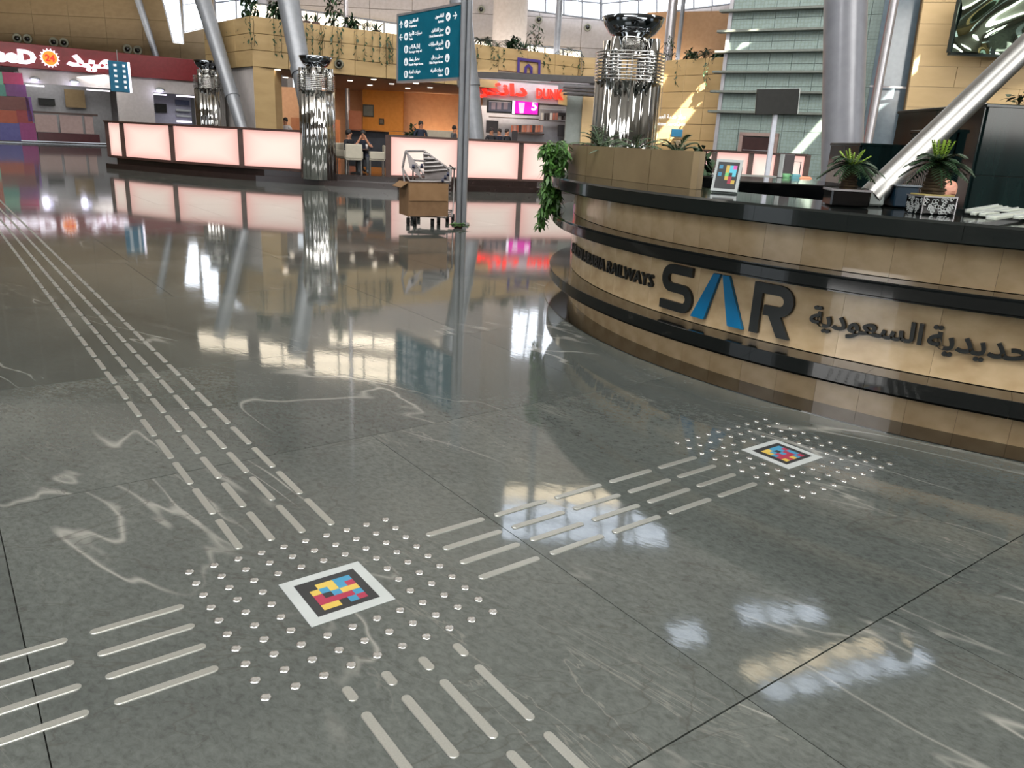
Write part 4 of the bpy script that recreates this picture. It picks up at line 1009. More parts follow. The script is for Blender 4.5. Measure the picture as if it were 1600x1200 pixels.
for x0 in (856, 866, 876): mb.tube([P(x0, 226, 8.3) - loc, P(x0 - 4, 262, 8.2) - loc, P(x0 - 8, 300, 8.15) - loc, P(x0 - 12, 335, 8.15) - loc], .006, 4)
mb.obj('stems', M_leafd, t)
M_palmg = mat('grey_green_palm', (72, 92, 66), .5)
pl = [((.8, 8.5), .5, 'arching grey-green fern palm at left end of the desk planter'), ((1.06, 7.75), .42, 'spiky fern palm in the desk planter before the near chrome column'), ((1.32, 7.0), .3, 'small arching fern palm right of the chrome column in the planter')]
for a, L_, lab in pl: palm('fern_palm', lab, (a[0], a[1], 1.412), .05, 16, L_, M_palmg, group='fern palms in the desk planter', droop=.45, ll=.11)
p = P(1092, 262, 9.2)
t = bush('leafy_pot_plant', 'tall leafy green plant right of the desk planter', (p.x, 9.2, .4), 520, .22, .22, .62, .13, M_leafd)
mb = MB(); mb.lathe([(.1, -.4), (.14, 0), (.12, 0), (.11, -.05)], 16); mb.obj('pot', M_white, t)
def cycad(label, loc, s_, pot_fn, crown, lime=8, upright=False):
    t = thing('potted_cycad', label, 'plant', loc, R(-.2, .2), 'potted cycads on the desk top'); zt = pot_fn(t)
    mb = MB(); 
    for k in range(9): z = zt + k * .016 * s_; r = .05 * s_ * (1 + .12 * (k % 2)) * (1.15 - .05 * k); mb.lathe([(r * .9, z), (r, z + .008 * s_), (r * .9, z + .016 * s_)], 12)
    mb.obj('trunk', M_trunk, t); zc = zt + .145 * s_
    mb = MB()
    for k in range(24): a = 2 * pi * k / 24 + R(-.1, .1); e = R(.05, .95); frond(mb, (0, 0, zc), (cos(a) * cos(e), sin(a) * cos(e), sin(e)), crown * R(.85, 1.15), .8, 12, .6, .065 * s_, .014 * s_)
    mb.obj('foliage', M_leafd, t)
    mb = MB()
    for k in range(lime): a = 2 * pi * k / lime; e = R(1.2, 1.5) if upright else R(.6, 1.3); frond(mb, (.01 * cos(a), .01 * sin(a), zc), (cos(a) * cos(e), sin(a) * cos(e), sin(e)), .13 * s_, .8, 8, .05, .03 * s_, .012 * s_)
    mb.obj('new_leaves', M_leafl, t); return t
def pot_black(t):
    mb = MB(); mb.bbox((0, 0, .05), (.235, .2, .1), .01); o = mb.obj('pot', M_blackgloss, t)
    mb = MB()
    for x, y, a, b in ((0, .1, .245, .012), (0, -.1, .245, .012), (.118, 0, .012, .2), (-.118, 0, .012, .2)): mb.box((x, y, .1), (a, b, .012))
    mb.obj('pale_rim', M_frame, o); mb = MB(); mb.box((0, 0, .101), (.21, .18, .008)); mb.obj('soil', M_soil, t); return .1
p = on_desk(224.7, 4.12); cycad('dark cycad with lime new leaves in a black pot, left of the pole', (P(1320, 322, 5.05).x, 5.05, 1.212), .95, pot_black, .19, 10)
def pot_pattern(t):
    mb = MB(); mb.bbox((0, 0, .052), (.215, .16, .104), .006); mb.obj('pot', M_blackgloss, t)
    mb = MB(); random.seed(3)
    for k in range(46):
        x, z = R(-.097, .097), R(.012, .092); pts = arcp(x, z, R(.007, .012), 0, 300, 7)
        vs, fs = ribbon('r', pts, .0035, None, .0016); mb.add([V((v.x, -.0802 - v.z, v.y)) for v in vs], fs)
        y = R(-.07, .07); mb.add([V((-.1077 - v.z, v.x * .7, v.y)) for v in vs], fs); mb.add([V((.1077 + v.z, v.x * .7, v.y)) for v in vs], fs)
    mb.obj('white_ring_pattern', M_white, t); mb = MB()
    mb.box((0, -.079, .1), (.216, .006, .008)); mb.box((-.1065, 0, .1), (.006, .16, .008))
    for x_ in (-.106, .106): mb.box((x_, -.0785, .052), (.006, .006, .104)); mb.obj('pale_edges', M_frame, t)
    mb = MB(); mb.bbox((0, 0, .106), (.19, .14, .012), .003); mb.obj('pebbles', mat('yellow_pebbles', (176, 160, 100), .8), t); return .11
cycad('cycad with upright lime shoots in a black and white patterned pot', (P(1451, 333, 4.72).x, 4.72, 1.212), 1.15, pot_pattern, .21, 9, True)
# small things around the pole and on the inner counter
p = P(1398, 333, 5.25); t = thing('blue_tub', 'dark blue square tub behind the pole foot on the desk', 'tub', (p.x, 5.2, 1.212)); mb = MB(); mb.bbox((0, 0, .07), (.15, .14, .13), .008); mb.obj('tub_body', mat('dark_blue_plastic', (14, 38, 54), .3), t); mb = MB(); mb.bbox((0, 0, .137), (.165, .155, .012), .003); mb.obj('pale_rim', mat('steel_grey_rim', (96, 104, 112), .4), t)
p = P(1482, 298, 5.2); t = thing('pink_rock', 'rough pink salt rock on the desk behind the patterned pot', 'rock', (p.x, 5.25, 1.212))
mb = MB(); bm = bmesh.new(); bmesh.ops.create_icosphere(bm, subdivisions=3, radius=1)
for v in bm.verts: k = 1 + .22 * sin(7 * v.co.x + 3 * v.co.z) * cos(5 * v.co.y); v.co = V((v.co.x * .07 * k, v.co.y * .05 * k, .12 + v.co.z * .07 * k))
bm.verts.index_update(); mb.add([v.co for v in bm.verts], [[v.index for v in f.verts] for f in bm.faces]); bm.free(); mb.obj('rock_body', mat('pink_salt_rock', (196, 142, 120), .5), t)
mb = MB(); mb.bbox((0, 0, .03), (.16, .12, .06), .01); mb.obj('dark_stand', M_blackgloss, t)
M_strip = mat('pale_trim_board', (178, 186, 176), .45)
for k, (x0, y0, x1, y1, w, zz) in enumerate([(1512, 331, 1640, 309, .035, .016), (1520, 335, 1640, 316, .03, .01), (1535, 337, 1650, 320, .04, .006), (1548, 340, 1650, 325, .045, .03), (1588, 340, 1660, 333, .035, .02)]):
    a = F(x0, y0, 1.215 + zz); b_ = F(x1, y1, 1.215 + zz); a.z = 1.213 + zz * .6; b_.z = 1.213 + zz * .6 ; L_ = 1.1; d = (b_ - a).normalized()
    t = thing('trim_board', f'pale narrow trim board lying on the desk at right edge, {ordn(k + 1)} from the back', 'board', a, atan2(d.y, d.x), 'pale trim boards on the desk')
    mb = MB(); mb.bbox((L_ / 2, 0, .008), (L_, w, .016), .003); mb.obj('board_face', M_strip, t); mb = MB(); mb.box((L_ / 2, w / 2 - .004, .018), (L_, .008, .01)); mb.obj('raised_lip', M_white, t)
# inner counter and the dark granite fountain block in the middle of the desk
t = thing('inner_counter', 'black inner counter behind the desk top with pale worktop', 'counter', (0, 0, 0))
a = P(1128, 285, 7.6).x; b_ = P(1345, 285, 7.6).x
zc1 = P(1200, 285, 7.3).z; zc2 = P(1240, 283, 9.0).z
mb = MB(); mb.bbox(((a + b_) / 2, 8.1, zc1 / 2), (b_ - a, 1.6, zc1), .01); mb.obj('counter_body', M_blackgloss, t)
mb = MB(); mb.bbox(((a + b_) / 2 + .35, 9.95, zc2 - .015), (b_ - a - .3, 1.9, .03), .005); mb.box(((a + b_) / 2 + .35, 9.95, zc2 / 2 - .02), (b_ - a - .4, 1.8, zc2 - .04)); mb.obj('worktop', mat('pale_grey_worktop', (150, 150, 146), .3), t)
p = P(1226, 282, 9.0); t = thing('desk_monitor', 'small grey monitor with bright left edge on the inner counter', 'monitor', (P(1226, 274, 9.7).x, 9.7, zc2 + .001), .5)
mb = MB(); mb.bbox((0, 0, .15), (.2, .06, .27), .006); mb.obj('screen_housing', mat('grey_monitor', (86, 82, 84), .4), t); mb = MB(); mb.box((-.1, -.02, .15), (.02, .05, .26)); mb.obj('bright_edge', M_white, t); mb = MB(); mb.bbox((0, 0, .01), (.14, .12, .02), .004); mb.obj('stand_foot', M_black, t)
p = P(1241, 268, 9.2); t = thing('wire_frame_stand', 'thin dark wire stand right of the small monitor', 'stand', (P(1243, 268, 9.9).x, 9.9, zc2 + .001)); mb = MB(); mb.tube([(-.06, 0, .005), (-.05, 0, .2), (.05, 0, .2), (.05, 0, .005)], .006, 6); mb.obj('wire_loop', M_black, t); mb = MB(); mb.box((0, 0, .004), (.16, .08, .008)); mb.obj('foot', M_black, t)
for nm, lab, x, col, w, h in (('green_cup', 'small green cup on the pale inner worktop', 1228, (110, 170, 120), .09, .07), ('blue_basket', 'small teal basket beside the green cup', 1243, (90, 150, 160), .1, .06), ('orange_box', 'small orange-pink box on the pale inner worktop', 1257, (214, 150, 116), .14, .04)):
    p = P(x, 278, 8.7); t = thing(nm, lab, nm.split('_')[1], (P(x, 278, 9.3).x, 9.3, zc2 + .001)); mb = MB()
    if 'cup' in nm: mb.lathe([(w * .35, 0), (w * .5, h), (w * .42, h), (w * .3, .01)], 16)
    else: mb.bbox((0, 0, h / 2), (w, w * .7, h), .006)
    mb.obj('body', mat(nm, col, .5), t); mb = MB(); mb.box((0, 0, h + .004), (w * .8, w * .5, .008)) if 'cup' not in nm else mb.tube([(w * .45, 0, h * .8), (w * .8, 0, h * .7), (w * .8, 0, h * .35), (w * .42, 0, h * .2)], .005, 5); mb.obj('handle' if 'cup' in nm else 'lid', mat(nm + '_lid', tuple(min(255, c + 20) for c in col), .5), t)
p = P(1250, 290, 6.4); t = thing('white_tray', 'long narrow white tray lying behind the desk top', 'tray', (F(1255, 291, 1.215).x, F(1255, 291, 1.215).y, 1.213), -.35); mb = MB(); mb.bbox((0, 0, .006), (.34, .1, .012), .003); mb.obj('tray_base', M_white, t); mb = MB(); mb.box((0, .047, .016), (.34, .006, .014)); mb.box((0, -.047, .016), (.34, .006, .014)); mb.obj('rim', M_white, t)
def fblock(name, label, x0, x1, y0, y1, z, cols, rows):
    t = thing(name, label, 'granite block', (x0, y0, 0)); w, d = x1 - x0, y1 - y0
    mb = MB(); mb.box((w / 2, d / 2, z / 2), (w - .04, d - .04, z - .01)); mb.obj('core', M_blackgloss, t)
    for i in range(cols):
        for k in range(rows):
            mb = MB(); mb.bbox(((i + .5) * w / cols, 0, (k + .5) * z / rows), (w / cols - .006, .05, z / rows - .006), .004); mb.obj('granite_panel', M_darkg, t)
    for i in range(max(1, int(d / (w / cols)))):
        n = max(1, int(d / (w / cols)))
        for k in range(rows): mb = MB(); mb.bbox((0, (i + .5) * d / n, (k + .5) * z / rows), (.05, d / n - .006, z / rows - .006), .004); mb.obj('granite_panel', M_darkg, t)
    mb = MB(); mb.bbox((w / 2, d / 2, z), (w + .06, d + .06, .04), .008); mb.obj('top_slab', M_darkg, t); return t
M_darkg = mat('black_green_granite', (9, 19, 19), .1, spec=.35, noise=(1.5, (18, 34, 34), 4, (3, 3, .4)))
xa = P(1536, 200, 8.6).x; fblock('fountain_block', 'tall black-green granite block behind the desk at right edge', xa, xa + 3, 8.6, 10.55, 2.09, 4, 3)
xb = P(1346, 232, 10.6).x; fblock('low_granite_wall', 'low black granite wall behind the leaning pole', xb, P(1540, 232, 10.6).x, 10.6, 11.6, 1.68, 4, 2)
xd_ = P(1455, 232, 9.4).x; fblock('granite_pier', 'dark brown granite pier left of the tall granite block', xd_, xa - .05, 9.0, 9.9, 1.84, 1, 2)
# plants on the granite walls
for x, y, Y, lab, m, n, s_ in ((1425, 228, 10.9, 'curly dark agave on the low granite wall left of the pole', M_leafd, 9, .3), (1440, 228, 11.1, 'upright spiky dark plant on the low granite wall', M_leafd, 7, .38)):
    z = 1.68 + .02; p = P(x, y, Y); t = thing('spiky_plant', lab, 'plant', (p.x, Y, z)); mb = MB(); mb.lathe([(.06, 0), (.09, .08), (.07, .08)], 12); mb.obj('pot', M_blackgloss, t)
    mb = MB()
    for k in range(n): a = 2 * pi * k / n; e = 1.35 if 'upright' in lab else .9; leaf(mb, (0, 0, .07), (cos(a) * cos(e), sin(a) * cos(e), sin(e)), s_, .06, .1 if 'upright' in lab else .75, seg=5)
    mb.obj('foliage', m, t)
for x, y, Y, lab in ((1500, 170, 9.3, 'leafy shoots on the granite behind the middle of the pole'), (1592, 160, 8.9, 'leafy green plant on top of the tall granite block')):
    p = P(x, y, Y); t = thing('leafy_shoots', lab, 'plant', (p.x, Y, (2.09 + .02) if x > 1550 else 1.84 + .02)); mb = MB()
    h0 = .02 if x > 1550 else .2
    for k in range(26): a = R(0, 6.28); leaf(mb, (R(-.12, .12), R(-.08, .08), h0 + R(0, .12)), (cos(a), sin(a), R(-.1, .8)), .12, .06, .3, seg=3)
    mb.obj('foliage', M_leafd, t); mb = MB()
    for k in range(4): mb.tube([(0, 0, 0), (R(-.12, .12), R(-.06, .06), h0 + .1)], .006, 5)
    mb.obj('stem', M_trunk, t)
# small plant on the floor by the post
p = F(716, 356, 0); t = thing('floor_plant', 'small green plant on the floor at the foot of the sign post', 'plant', p); mb = MB()
for k in range(60): a = R(0, 6.28); leaf(mb, (R(-.12, .12), R(-.08, .08), .05), (cos(a), sin(a), R(0, .7)), R(.08, .18), .05, .3, seg=2)
mb.obj('foliage', M_leaf, t); mb = MB(); mb.lathe([(.07, 0), (.09, .06), (.07, .06)], 12); mb.obj('pot', M_brownpost, t)
# ------------------------------------------------------------------ back part of the cafe, doughnut counter
vwall('wall_cafe_back', 752, 1010, 38.5, 0, 4.3, mat('cool_grey_wall', (150, 150, 156), .6), 38.4)
def bxp(name, x0, x1, y0, y1, Y, m, par, th=.15):
    a, b = P(x0, y0, Y), P(x1, y1, Y); c = (a + b) / 2; c.y = Y; o = V(par.location) if par else V((0, 0, 0))
    mb = MB(); mb.bbox(c - o, (abs(b.x - a.x), th, abs(a.z - b.z)), min(.01, th / 5)); return mb.obj(name, m, par)
ds = thing('doughnut_shop_sign', 'white shop sign band with glowing red letters behind the sign post', 'sign', (P(815, 150, 33.6).x, 33.6, 0))
a = P(748, 131, 33.6); b_ = P(880, 166, 33.6)
def sheared(name, x0, yt0, yb0, x1, yt1, yb1, Y, m, par, th=.12):
    q = [P(x0, yb0, Y), P(x1, yb1, Y), P(x1, yt1, Y), P(x0, yt0, Y)]; o = V(par.location) if par else V((0, 0, 0)); mb = MB()
    mb.add([V((p.x, Y + dy, p.z)) - o for dy in (-th / 2, th / 2) for p in q], BF6); return mb.obj(name, m, par)
sheared('sign_panel', 746, 124, 152, 872, 134, 163, 33.6, mat('sign_grey_white', (186, 184, 192), .5), ds)
sheared('side_panel', 872, 143, 163, 886, 145, 165, 33.5, mat('cream_panel', (222, 196, 130), .5), ds)
def ptext(name, txt, x0, x1, yt, yb, slope, Y, m, par, bold=.05, dep=.08):
    vs, fs = text_mb(txt, 1, dep, bold=bold); X1 = max(v.x for v in vs); Y0 = min(v.y for v in vs); Y1 = max(v.y for v in vs); o = V(par.location); mb = MB(); out = []
    for v in vs:
        px = x0 + (x1 - x0) * v.x / X1; py = yb + (yt - yb) * (v.y - Y0) / (Y1 - Y0) + slope * (px - x0); p = P(px, py, Y); p.y = Y - v.z; out.append(p - o)
    mb.add(out, fs); return mb.obj(name, m, par)
ptext('red_letters', 'DUNK', 838, 880, 138, 154, .05, 33.4, M_redlit, ds, .05)
ptext('red_letters', '\u062f\u0627\u0646\u0643\u0646', 734, 824, 127, 152, .05, 33.4, M_redlit, ds, .045)
sh = thing('shop_shelving', 'grey shop counter wall with dark shelves behind the sign post', 'shelf', (P(820, 200, 35).x, 35, 0))
bxp('back_panel', 752, 905, 165, 274, 35.6, mat('pale_grey_panel', (158, 160, 170), .5), sh, .1)
for x0, x1, y0, y1 in ((764, 842, 182, 187), (842, 892, 188, 191), (811, 850, 207, 211), (842, 886, 162, 166)): bxp('shelf_board', x0, x1, y0, y1, 35, M_brownpost, sh, .6)
for x0, x1, y0, y1 in ((760, 778, 188, 208), (800, 808, 204, 220), (872, 890, 176, 182), (872, 888, 195, 214)): bxp('dark_machine', x0, x1, y0, y1, 35, mat('machine_dark', (44, 40, 44), .4) if 'machine_dark' not in MATS else MATS['machine_dark'], sh, .4)
tv = thing('menu_screen', 'dark menu screen below the red letters', 'screen', P(780, 178, 34.2)); bxp('screen_frame', 761, 801, 155, 178, 34.2, M_black, tv, .1); bxp('screen_picture', 764, 798, 158, 175, 34.12, mat('menu_grey', (92, 92, 104), .3, em=(92, 92, 104), es=.3), tv, .06)
for x0 in (768, 777, 787): bxp('menu_block', x0, x0 + 6, 160, 171, 34.06, mat('menu_block', (150, 130, 134), .4, em=(150, 130, 134), es=.3) if 'menu_block' not in MATS else MATS['menu_block'], tv, .04)
tv = thing('menu_screen', 'bright magenta menu screen showing a paper cup', 'screen', P(820, 180, 34.2)); bxp('screen_frame', 800, 842, 154, 181, 34.2, M_black, tv, .1); bxp('screen_picture', 802, 840, 155, 179, 34.12, M_magenta, tv, .06); bxp('white_stripe', 801, 804, 155, 178, 34.08, M_whitelit, tv, .05)
o = V(tv.location); mb = MB(); q = [P(810, 160, 34.05), P(820, 160.5, 34.05), P(818, 177, 34.05), P(812, 177, 34.05)]; mb.add([V((p.x, 34.05 + dy, p.z)) - o for dy in (-.02, .02) for p in q[::-1]], BF6); mb.obj('paper_cup_picture', mat('pale_pink_print', (236, 190, 226), .4, em=(236, 190, 226), es=.8), tv)
vs, fs = text_mb('5', .36, .03, bold=.03); p = P(830, 176, 34.03); mb = MB(); mb.add([V((p.x + v.x, 34.03 - v.z, p.z + v.y + .1)) - o for v in vs], fs); mb.obj('price_figure', M_whitelit, tv)
cols = [(232, 226, 220), (60, 44, 40), (52, 46, 50), (230, 226, 222), (216, 120, 90), (222, 134, 104), (210, 110, 84), (208, 150, 130), (190, 160, 150)]
bi = 0
def packs(y, x0, x1, n, row, cl_):
    for k in range(n):
        x = x0 + (x1 - x0) * k / (n - 1); t = thing('coffee_pack', f'small coffee pack on the {row} shop shelf, {ordn(k + 1)} from left', 'pack', (P(x, y, 34.95).x, 34.95, P(x, y, 34.95).z), 0, 'coffee packs on the ' + row + ' shop shelf')
        c = cl_[k % len(cl_)]; nm = 'pack_%d_%d_%d' % c; mb = MB(); mb.bbox((0, 0, .14), (.1, .1, .28), .01); mb.obj('pack_body', MATS.get(nm) or mat(nm, c, .5), t)
packs(187.5, 847, 888, 10, 'upper', [(226, 220, 214), (52, 40, 40), (60, 46, 46), (232, 226, 222), (200, 120, 100), (214, 140, 120)])
packs(206.5, 800, 846, 12, 'lower', [(220, 128, 96), (232, 168, 150), (214, 112, 80), (56, 44, 44), (226, 150, 120)])
pg = thing('pergola_canopy', 'dark slatted canopy edge over the doughnut shop sign', 'canopy', (P(820, 120, 32).x, 32.4, 0))
sheared('front_beam', 744, 112, 123, 930, 120, 133, 32.6, mat('dark_grey_beam', (70, 68, 70), .5), pg, .25)
for k, (y0, y1) in enumerate(((135, 137), (140, 142), (146, 148), (126, 128))): sheared('slat', 880 - 20 * (k == 3), y0, y1, 932, y0 + 3, y1 + 3, 32.8 - .1 * k, mat('dark_slat', (52, 46, 46), .5) if 'dark_slat' not in MATS else MATS['dark_slat'], pg, .5)
bxp('pillar', 886, 912, 150, 262, 34, mat('grey_green_pillar', (130, 138, 134), .5), pg, .4); bxp('yellow_pillar', 911, 932, 148, 262, 33.8, M_yellow_b, pg, .4)
def fpt(x, Yoff=-.06):
    r = ray(x, yh(x)); best = None
    for a, b in ((pL, pA), (pA, pB), (pB, pC), (pC, pD)):
        d = b - a; den = r.x * d.y - r.y * d.x
        if abs(den) < 1e-9: continue
        u = (a.y * r.x - a.x * r.y) / -den
        if -.02 <= u <= 1.02:
            q = a + d * u
            if best is None or q.y < best.y: best = q
    return best
# purple outline emblem on the fascia
em = thing('wall_emblem', 'purple square outline with a small house shape on the yellow fascia', 'emblem', P(826, 104, 34.2))
o = V(em.location); Ye = lerp2(pA, pB, (o.x - pA.x) / (pB.x - pA.x)).y - .08; em.location.y = Ye
for pts, w_ in (([(810, 114), (810.5, 92.5), (843, 96.5), (842.5, 117)], .1), ([(821, 115), (821.5, 106), (826, 102.5), (830.5, 107), (830, 116)], .1)):
    pp_ = [P(x, y, fpt(x).y - .08) for x, y in pts]; vs, fs = ribbon('e', [(p.x, p.z) for p in pp_], w_, None, .04); sl = (pB.y - pA.y) / (pB.x - pA.x); mb = MB(); mb.add([V((v.x - o.x, (v.x - o.x) * sl - v.z, v.y - o.z)) for v in vs], fs); mb.obj('outline', M_purple, em)
# white wall text and small blue placard on the yellow wall
wt = thing('wall_lettering', 'two lines of white letters on the yellow wall right of chrome column', 'sign', P(1056, 186, 34.2)); wt.location.y = 33.95
ptext('letters', '\u0645\u0631\u0643\u0632 \u062e\u062f\u0645\u0629 \u0627\u0644\u0639\u0645\u0644\u0627\u0621', 1022, 1071, 178, 187, .02, 33.95, M_signwhite, wt, .02, .04)
ptext('letters', 'Customer Service Center', 1022, 1071, 190, 196, .02, 33.95, M_signwhite, wt, .02, .04)
bp_ = thing('blue_placard', 'small square blue placard on the yellow wall', 'sign', P(1057, 208, 33.9)); bxp('placard', 1050, 1065, 202, 214, 33.9, mat('placard_blue', (20, 130, 176), .4), bp_, .05); bxp('white_edge', 1049, 1066, 201, 215, 33.94, M_white, bp_, .04)
bp_ = thing('socket_box', 'pale square socket box low on the yellow wall', 'box', P(1062, 227, 33.9)); bxp('cover', 1056, 1067, 219, 234, 33.9, mat('socket_cover', (186, 168, 140), .5), bp_, .06); bxp('knob', 1060.5, 1062.5, 225, 228, 33.84, M_brownpost, bp_, .06)
# ------------------------------------------------------------------ fascia greenery
vk = 0
for x, y0, y1 in [(352, 38, 82), (358, 42, 76), (364, 46, 78), (376, 40, 74), (384, 52, 73), (390, 28, 74), (396, 48, 72), (427, 30, 86), (438, 30, 87), (478, 38, 84), (488, 38, 84), (499, 46, 88), (505, 42, 76), (519, 50, 92), (527, 44, 90), (533, 44, 86), (557, 48, 94), (569, 52, 94), (581, 56, 98), (593, 54, 98), (603, 56, 104), (608, 57, 100), (613, 62, 100),
                  (746, 74, 106), (771, 78, 107), (779, 80, 104), (789, 74, 108), (850, 84, 104), (857, 86, 112), (880, 90, 116), (895, 92, 118), (905, 94, 118), (912, 95, 118), (1030, 110, 132), (1059, 96, 134), (1102, 98, 126), (1107, 100, 138)]:
    q = fpt(x)
    if q is None: continue
    vk += 1; Yv = q.y - .12
    pt, pbm = P(x, y0, Yv), P(x, y1, Yv); t = thing('hanging_vine', f'thin hanging vine on the yellow fascia, {ordn(vk)} from left', 'plant', (pt.x, Yv, ZT), 0, 'vines hanging on the yellow fascia')
    z1 = min(pt.z, ZT); z0 = pbm.z; mb = MB(); o = V(t.location)
    n = 7; mb.tube([(R(-.02, .02), .04 if k else .1, (z0 - ZT) * k / n) for k in range(n + 1)], .009, 3, False); mb.obj('stem', M_vine if 'dark_vine_stem' in MATS else mat('dark_vine_stem', (66, 54, 34), .8), t); M_vine = MATS['dark_vine_stem']
    mb = MB(); z = 0
    zz = z1 - ZT
    while zz > z0 - ZT: leaf(mb, (R(-.05, .05), 0, zz), (R(-1, 1), -.5, R(-1, .1)), R(.1, .17), R(.07, .1), .3, seg=2); zz -= R(.07, .15)
    mb.obj('foliage', M_leafd, t)
for k, (x, h_, kind, dy) in enumerate([(388, 1.1, 'b', .7), (428, .9, 'b', .7), (478, .5, 's', .5), (492, .5, 's', .5), (515, 1.9, 'b', .9), (545, .7, 'b', .6), (566, .9, 'p', .6), (584, .5, 's', .6), (745, .7, 'p', .6), (756, .8, 'p', .8), (786, 1.0, 'p', .8), (797, .8, 'b', .6), (812, .6, 's', .6), (828, 1.1, 't', .6), (879, 1.0, 'p', .6), (1033, .9, 't', .6), (1068, .6, 'b', .5), (1088, .7, 'p', .5), (1110, .5, 'b', .5)]):
    q = fpt(x); 
    if q is None: continue
    lab = {'b': 'bushy dark plant', 's': 'small spiky plant', 'p': 'arching palm-like plant', 't': 'thin tree-like plant'}[kind] + f' on top of the yellow fascia, {ordn(k + 1)} from left'
    loc = (q.x * 1.0, q.y + dy, ZT - .2)
    if kind == 'b': t = bush('fascia_plant', lab, loc, 190, .3, .25, h_ / 2, .22, M_leafd, 'plants on the yellow fascia')
    elif kind == 't': t = bush('fascia_plant', lab, (loc[0], loc[1], loc[2]), 90, .35, .2, h_ / 2 + .15, .18, M_leafd, 'plants on the yellow fascia')
    elif kind == 's':
        t = thing('fascia_plant', lab, 'plant', loc, 0, 'plants on the yellow fascia'); mb = MB()
        for a in range(9): leaf(mb, (0, 0, .25), (cos(a), sin(a), 1.2), h_, .07, .1, seg=2)
        mb.obj('foliage', M_leafd, t); mb = MB(); mb.lathe([(.12, 0), (.16, .3), (.13, .3)], 8); mb.obj('pot', M_brownpost, t)
    else: t = palm('fascia_plant', lab, loc, .35, 11, h_, M_leafd, None, 'plants on the yellow fascia', .9, .3)
mb = MB()
for a, b in ((pL, pA), (pA, pB), (pB, pC), (pC, pD)):
    d = (b - a).normalized(); n = V((-d.y, d.x)); n = n if n.y > 0 else -n
    q = [a + n * .3, b + n * .3, b + n * 1.6, a + n * 1.6]; mb.prism([tuple(p) for p in q], ZT - .45, ZT - .2)
struct(mb.obj('trim_5', M_soil))
# ------------------------------------------------------------------ television on a post
p0, p1 = P(1183, 138, 24), P(1245, 180, 24); t = thing('television', 'black television on a white post in front of the mint wall', 'television', ((p0.x + p1.x) / 2, 24, 0))
zc = (p0.z + p1.z) / 2; w, h = 1.22, .7
mb = MB(); mb.bbox((0, 0, zc), (w, .05, h), .01, M=Matrix.Rotation(-.06, 3, 'Y')); mb.obj('screen', M_screen, t); mb = MB(); mb.bbox((.03, .06, zc + .01), (w + .03, .07, h), .01, M=Matrix.Rotation(-.06, 3, 'Y')); mb.obj('white_housing', M_white, t)
mb = MB(); mb.bbox((.04, .12, 1.35), (.14, .1, 2.7), .02); mb.bbox((.04, .12, .03), (.6, .5, .06), .01); mb.obj('post', mat('white_post', (196, 200, 212), .4), t)
# framed notices in the cafe
for x0, x1, y0, y1, Y, c, lab in ((567, 584, 163, 183, 38.97, (70, 76, 72), 'dark notice board on the orange cafe wall'), (592, 600, 185, 195, 38.97, (64, 56, 44), 'small framed picture on the orange cafe wall')):
    p = P((x0 + x1) / 2, (y0 + y1) / 2, Y); t = thing('framed_notice', lab, 'picture', p); bxp('frame', x0, x1, y0, y1, Y, mat('notice_%d' % x0, c, .5), t, .06); bxp('sheet', x0 + 1.5, x1 - 1.5, y0 + 2, y1 - 2, Y - .05, mat('notice_sheet_%d' % x0, tuple(k + 40 for k in c), .5), t, .03)
t = thing('low_cafe_partition', 'dark low partition behind the seated people in the cafe opening', 'partition', (P(575, 220, 26.5).x, 26.5, .33)); o = V(t.location)
bxp('dark_panel', 545, 607, 203, 262, 26.5, M_trous, t, .2); bxp('brown_top', 545, 636, 202, 206, 26.4, M_brownpost, t, .3)
# ------------------------------------------------------------------ luggage trolleys with a cardboard box
cx0 = P(636, 320, 14.15).x; M_galv = mat('galvanised_steel', (150, 146, 146), .35, .7)
def trolley(label, dx, dy, ang, dz=0):
    t = thing('luggage_trolley', label, 'trolley', (cx0 + .35 + dx, 14.35 + dy, 0), ang, 'nested luggage trolleys')
    mb = MB(); 
    for sx_ in (-.33, .33):
        mb.tube([(sx_, -.28, .14), (sx_, .62, .2), (sx_, .66, .95), (sx_ * .75, .5, 1.02)], .016, 6); mb.tube([(sx_, .62, .2), (sx_ * .8, .3, .16)], .014, 6)
    for y in (-.28, -.05, .2, .45): mb.tube([(-.33, y, .15 + (y + .28) * .06), (.33, y, .15 + (y + .28) * .06)], .012, 6)
    mb.obj('frame', M_galv, t)
    mb = MB(); mb.tube([(-.36, .66, .96), (.36, .66, .96)], .022, 8); mb.obj('handle', M_pole, t)
    mb = MB()
    for k in range(6): mb.box((0, .62 - .012 * k, .45 + .075 * k), (.56, .012, .03))
    mb.obj('slat_back', M_galv, t)
    for sx_, y in ((-.33, -.25), (.33, .58), (-.33, .58), (.1, -.25)):
        mb = MB(); mb.tube([(sx_ - .03, y, .06), (sx_ + .03, y, .06)], .06, 14); mb.obj('wheel', M_black, t); 
    return t
trolley('luggage trolley under the cardboard box beside the sign post', 0, 0, .05); trolley('luggage trolley nested behind the cardboard box trolley', .08, .3, .05)
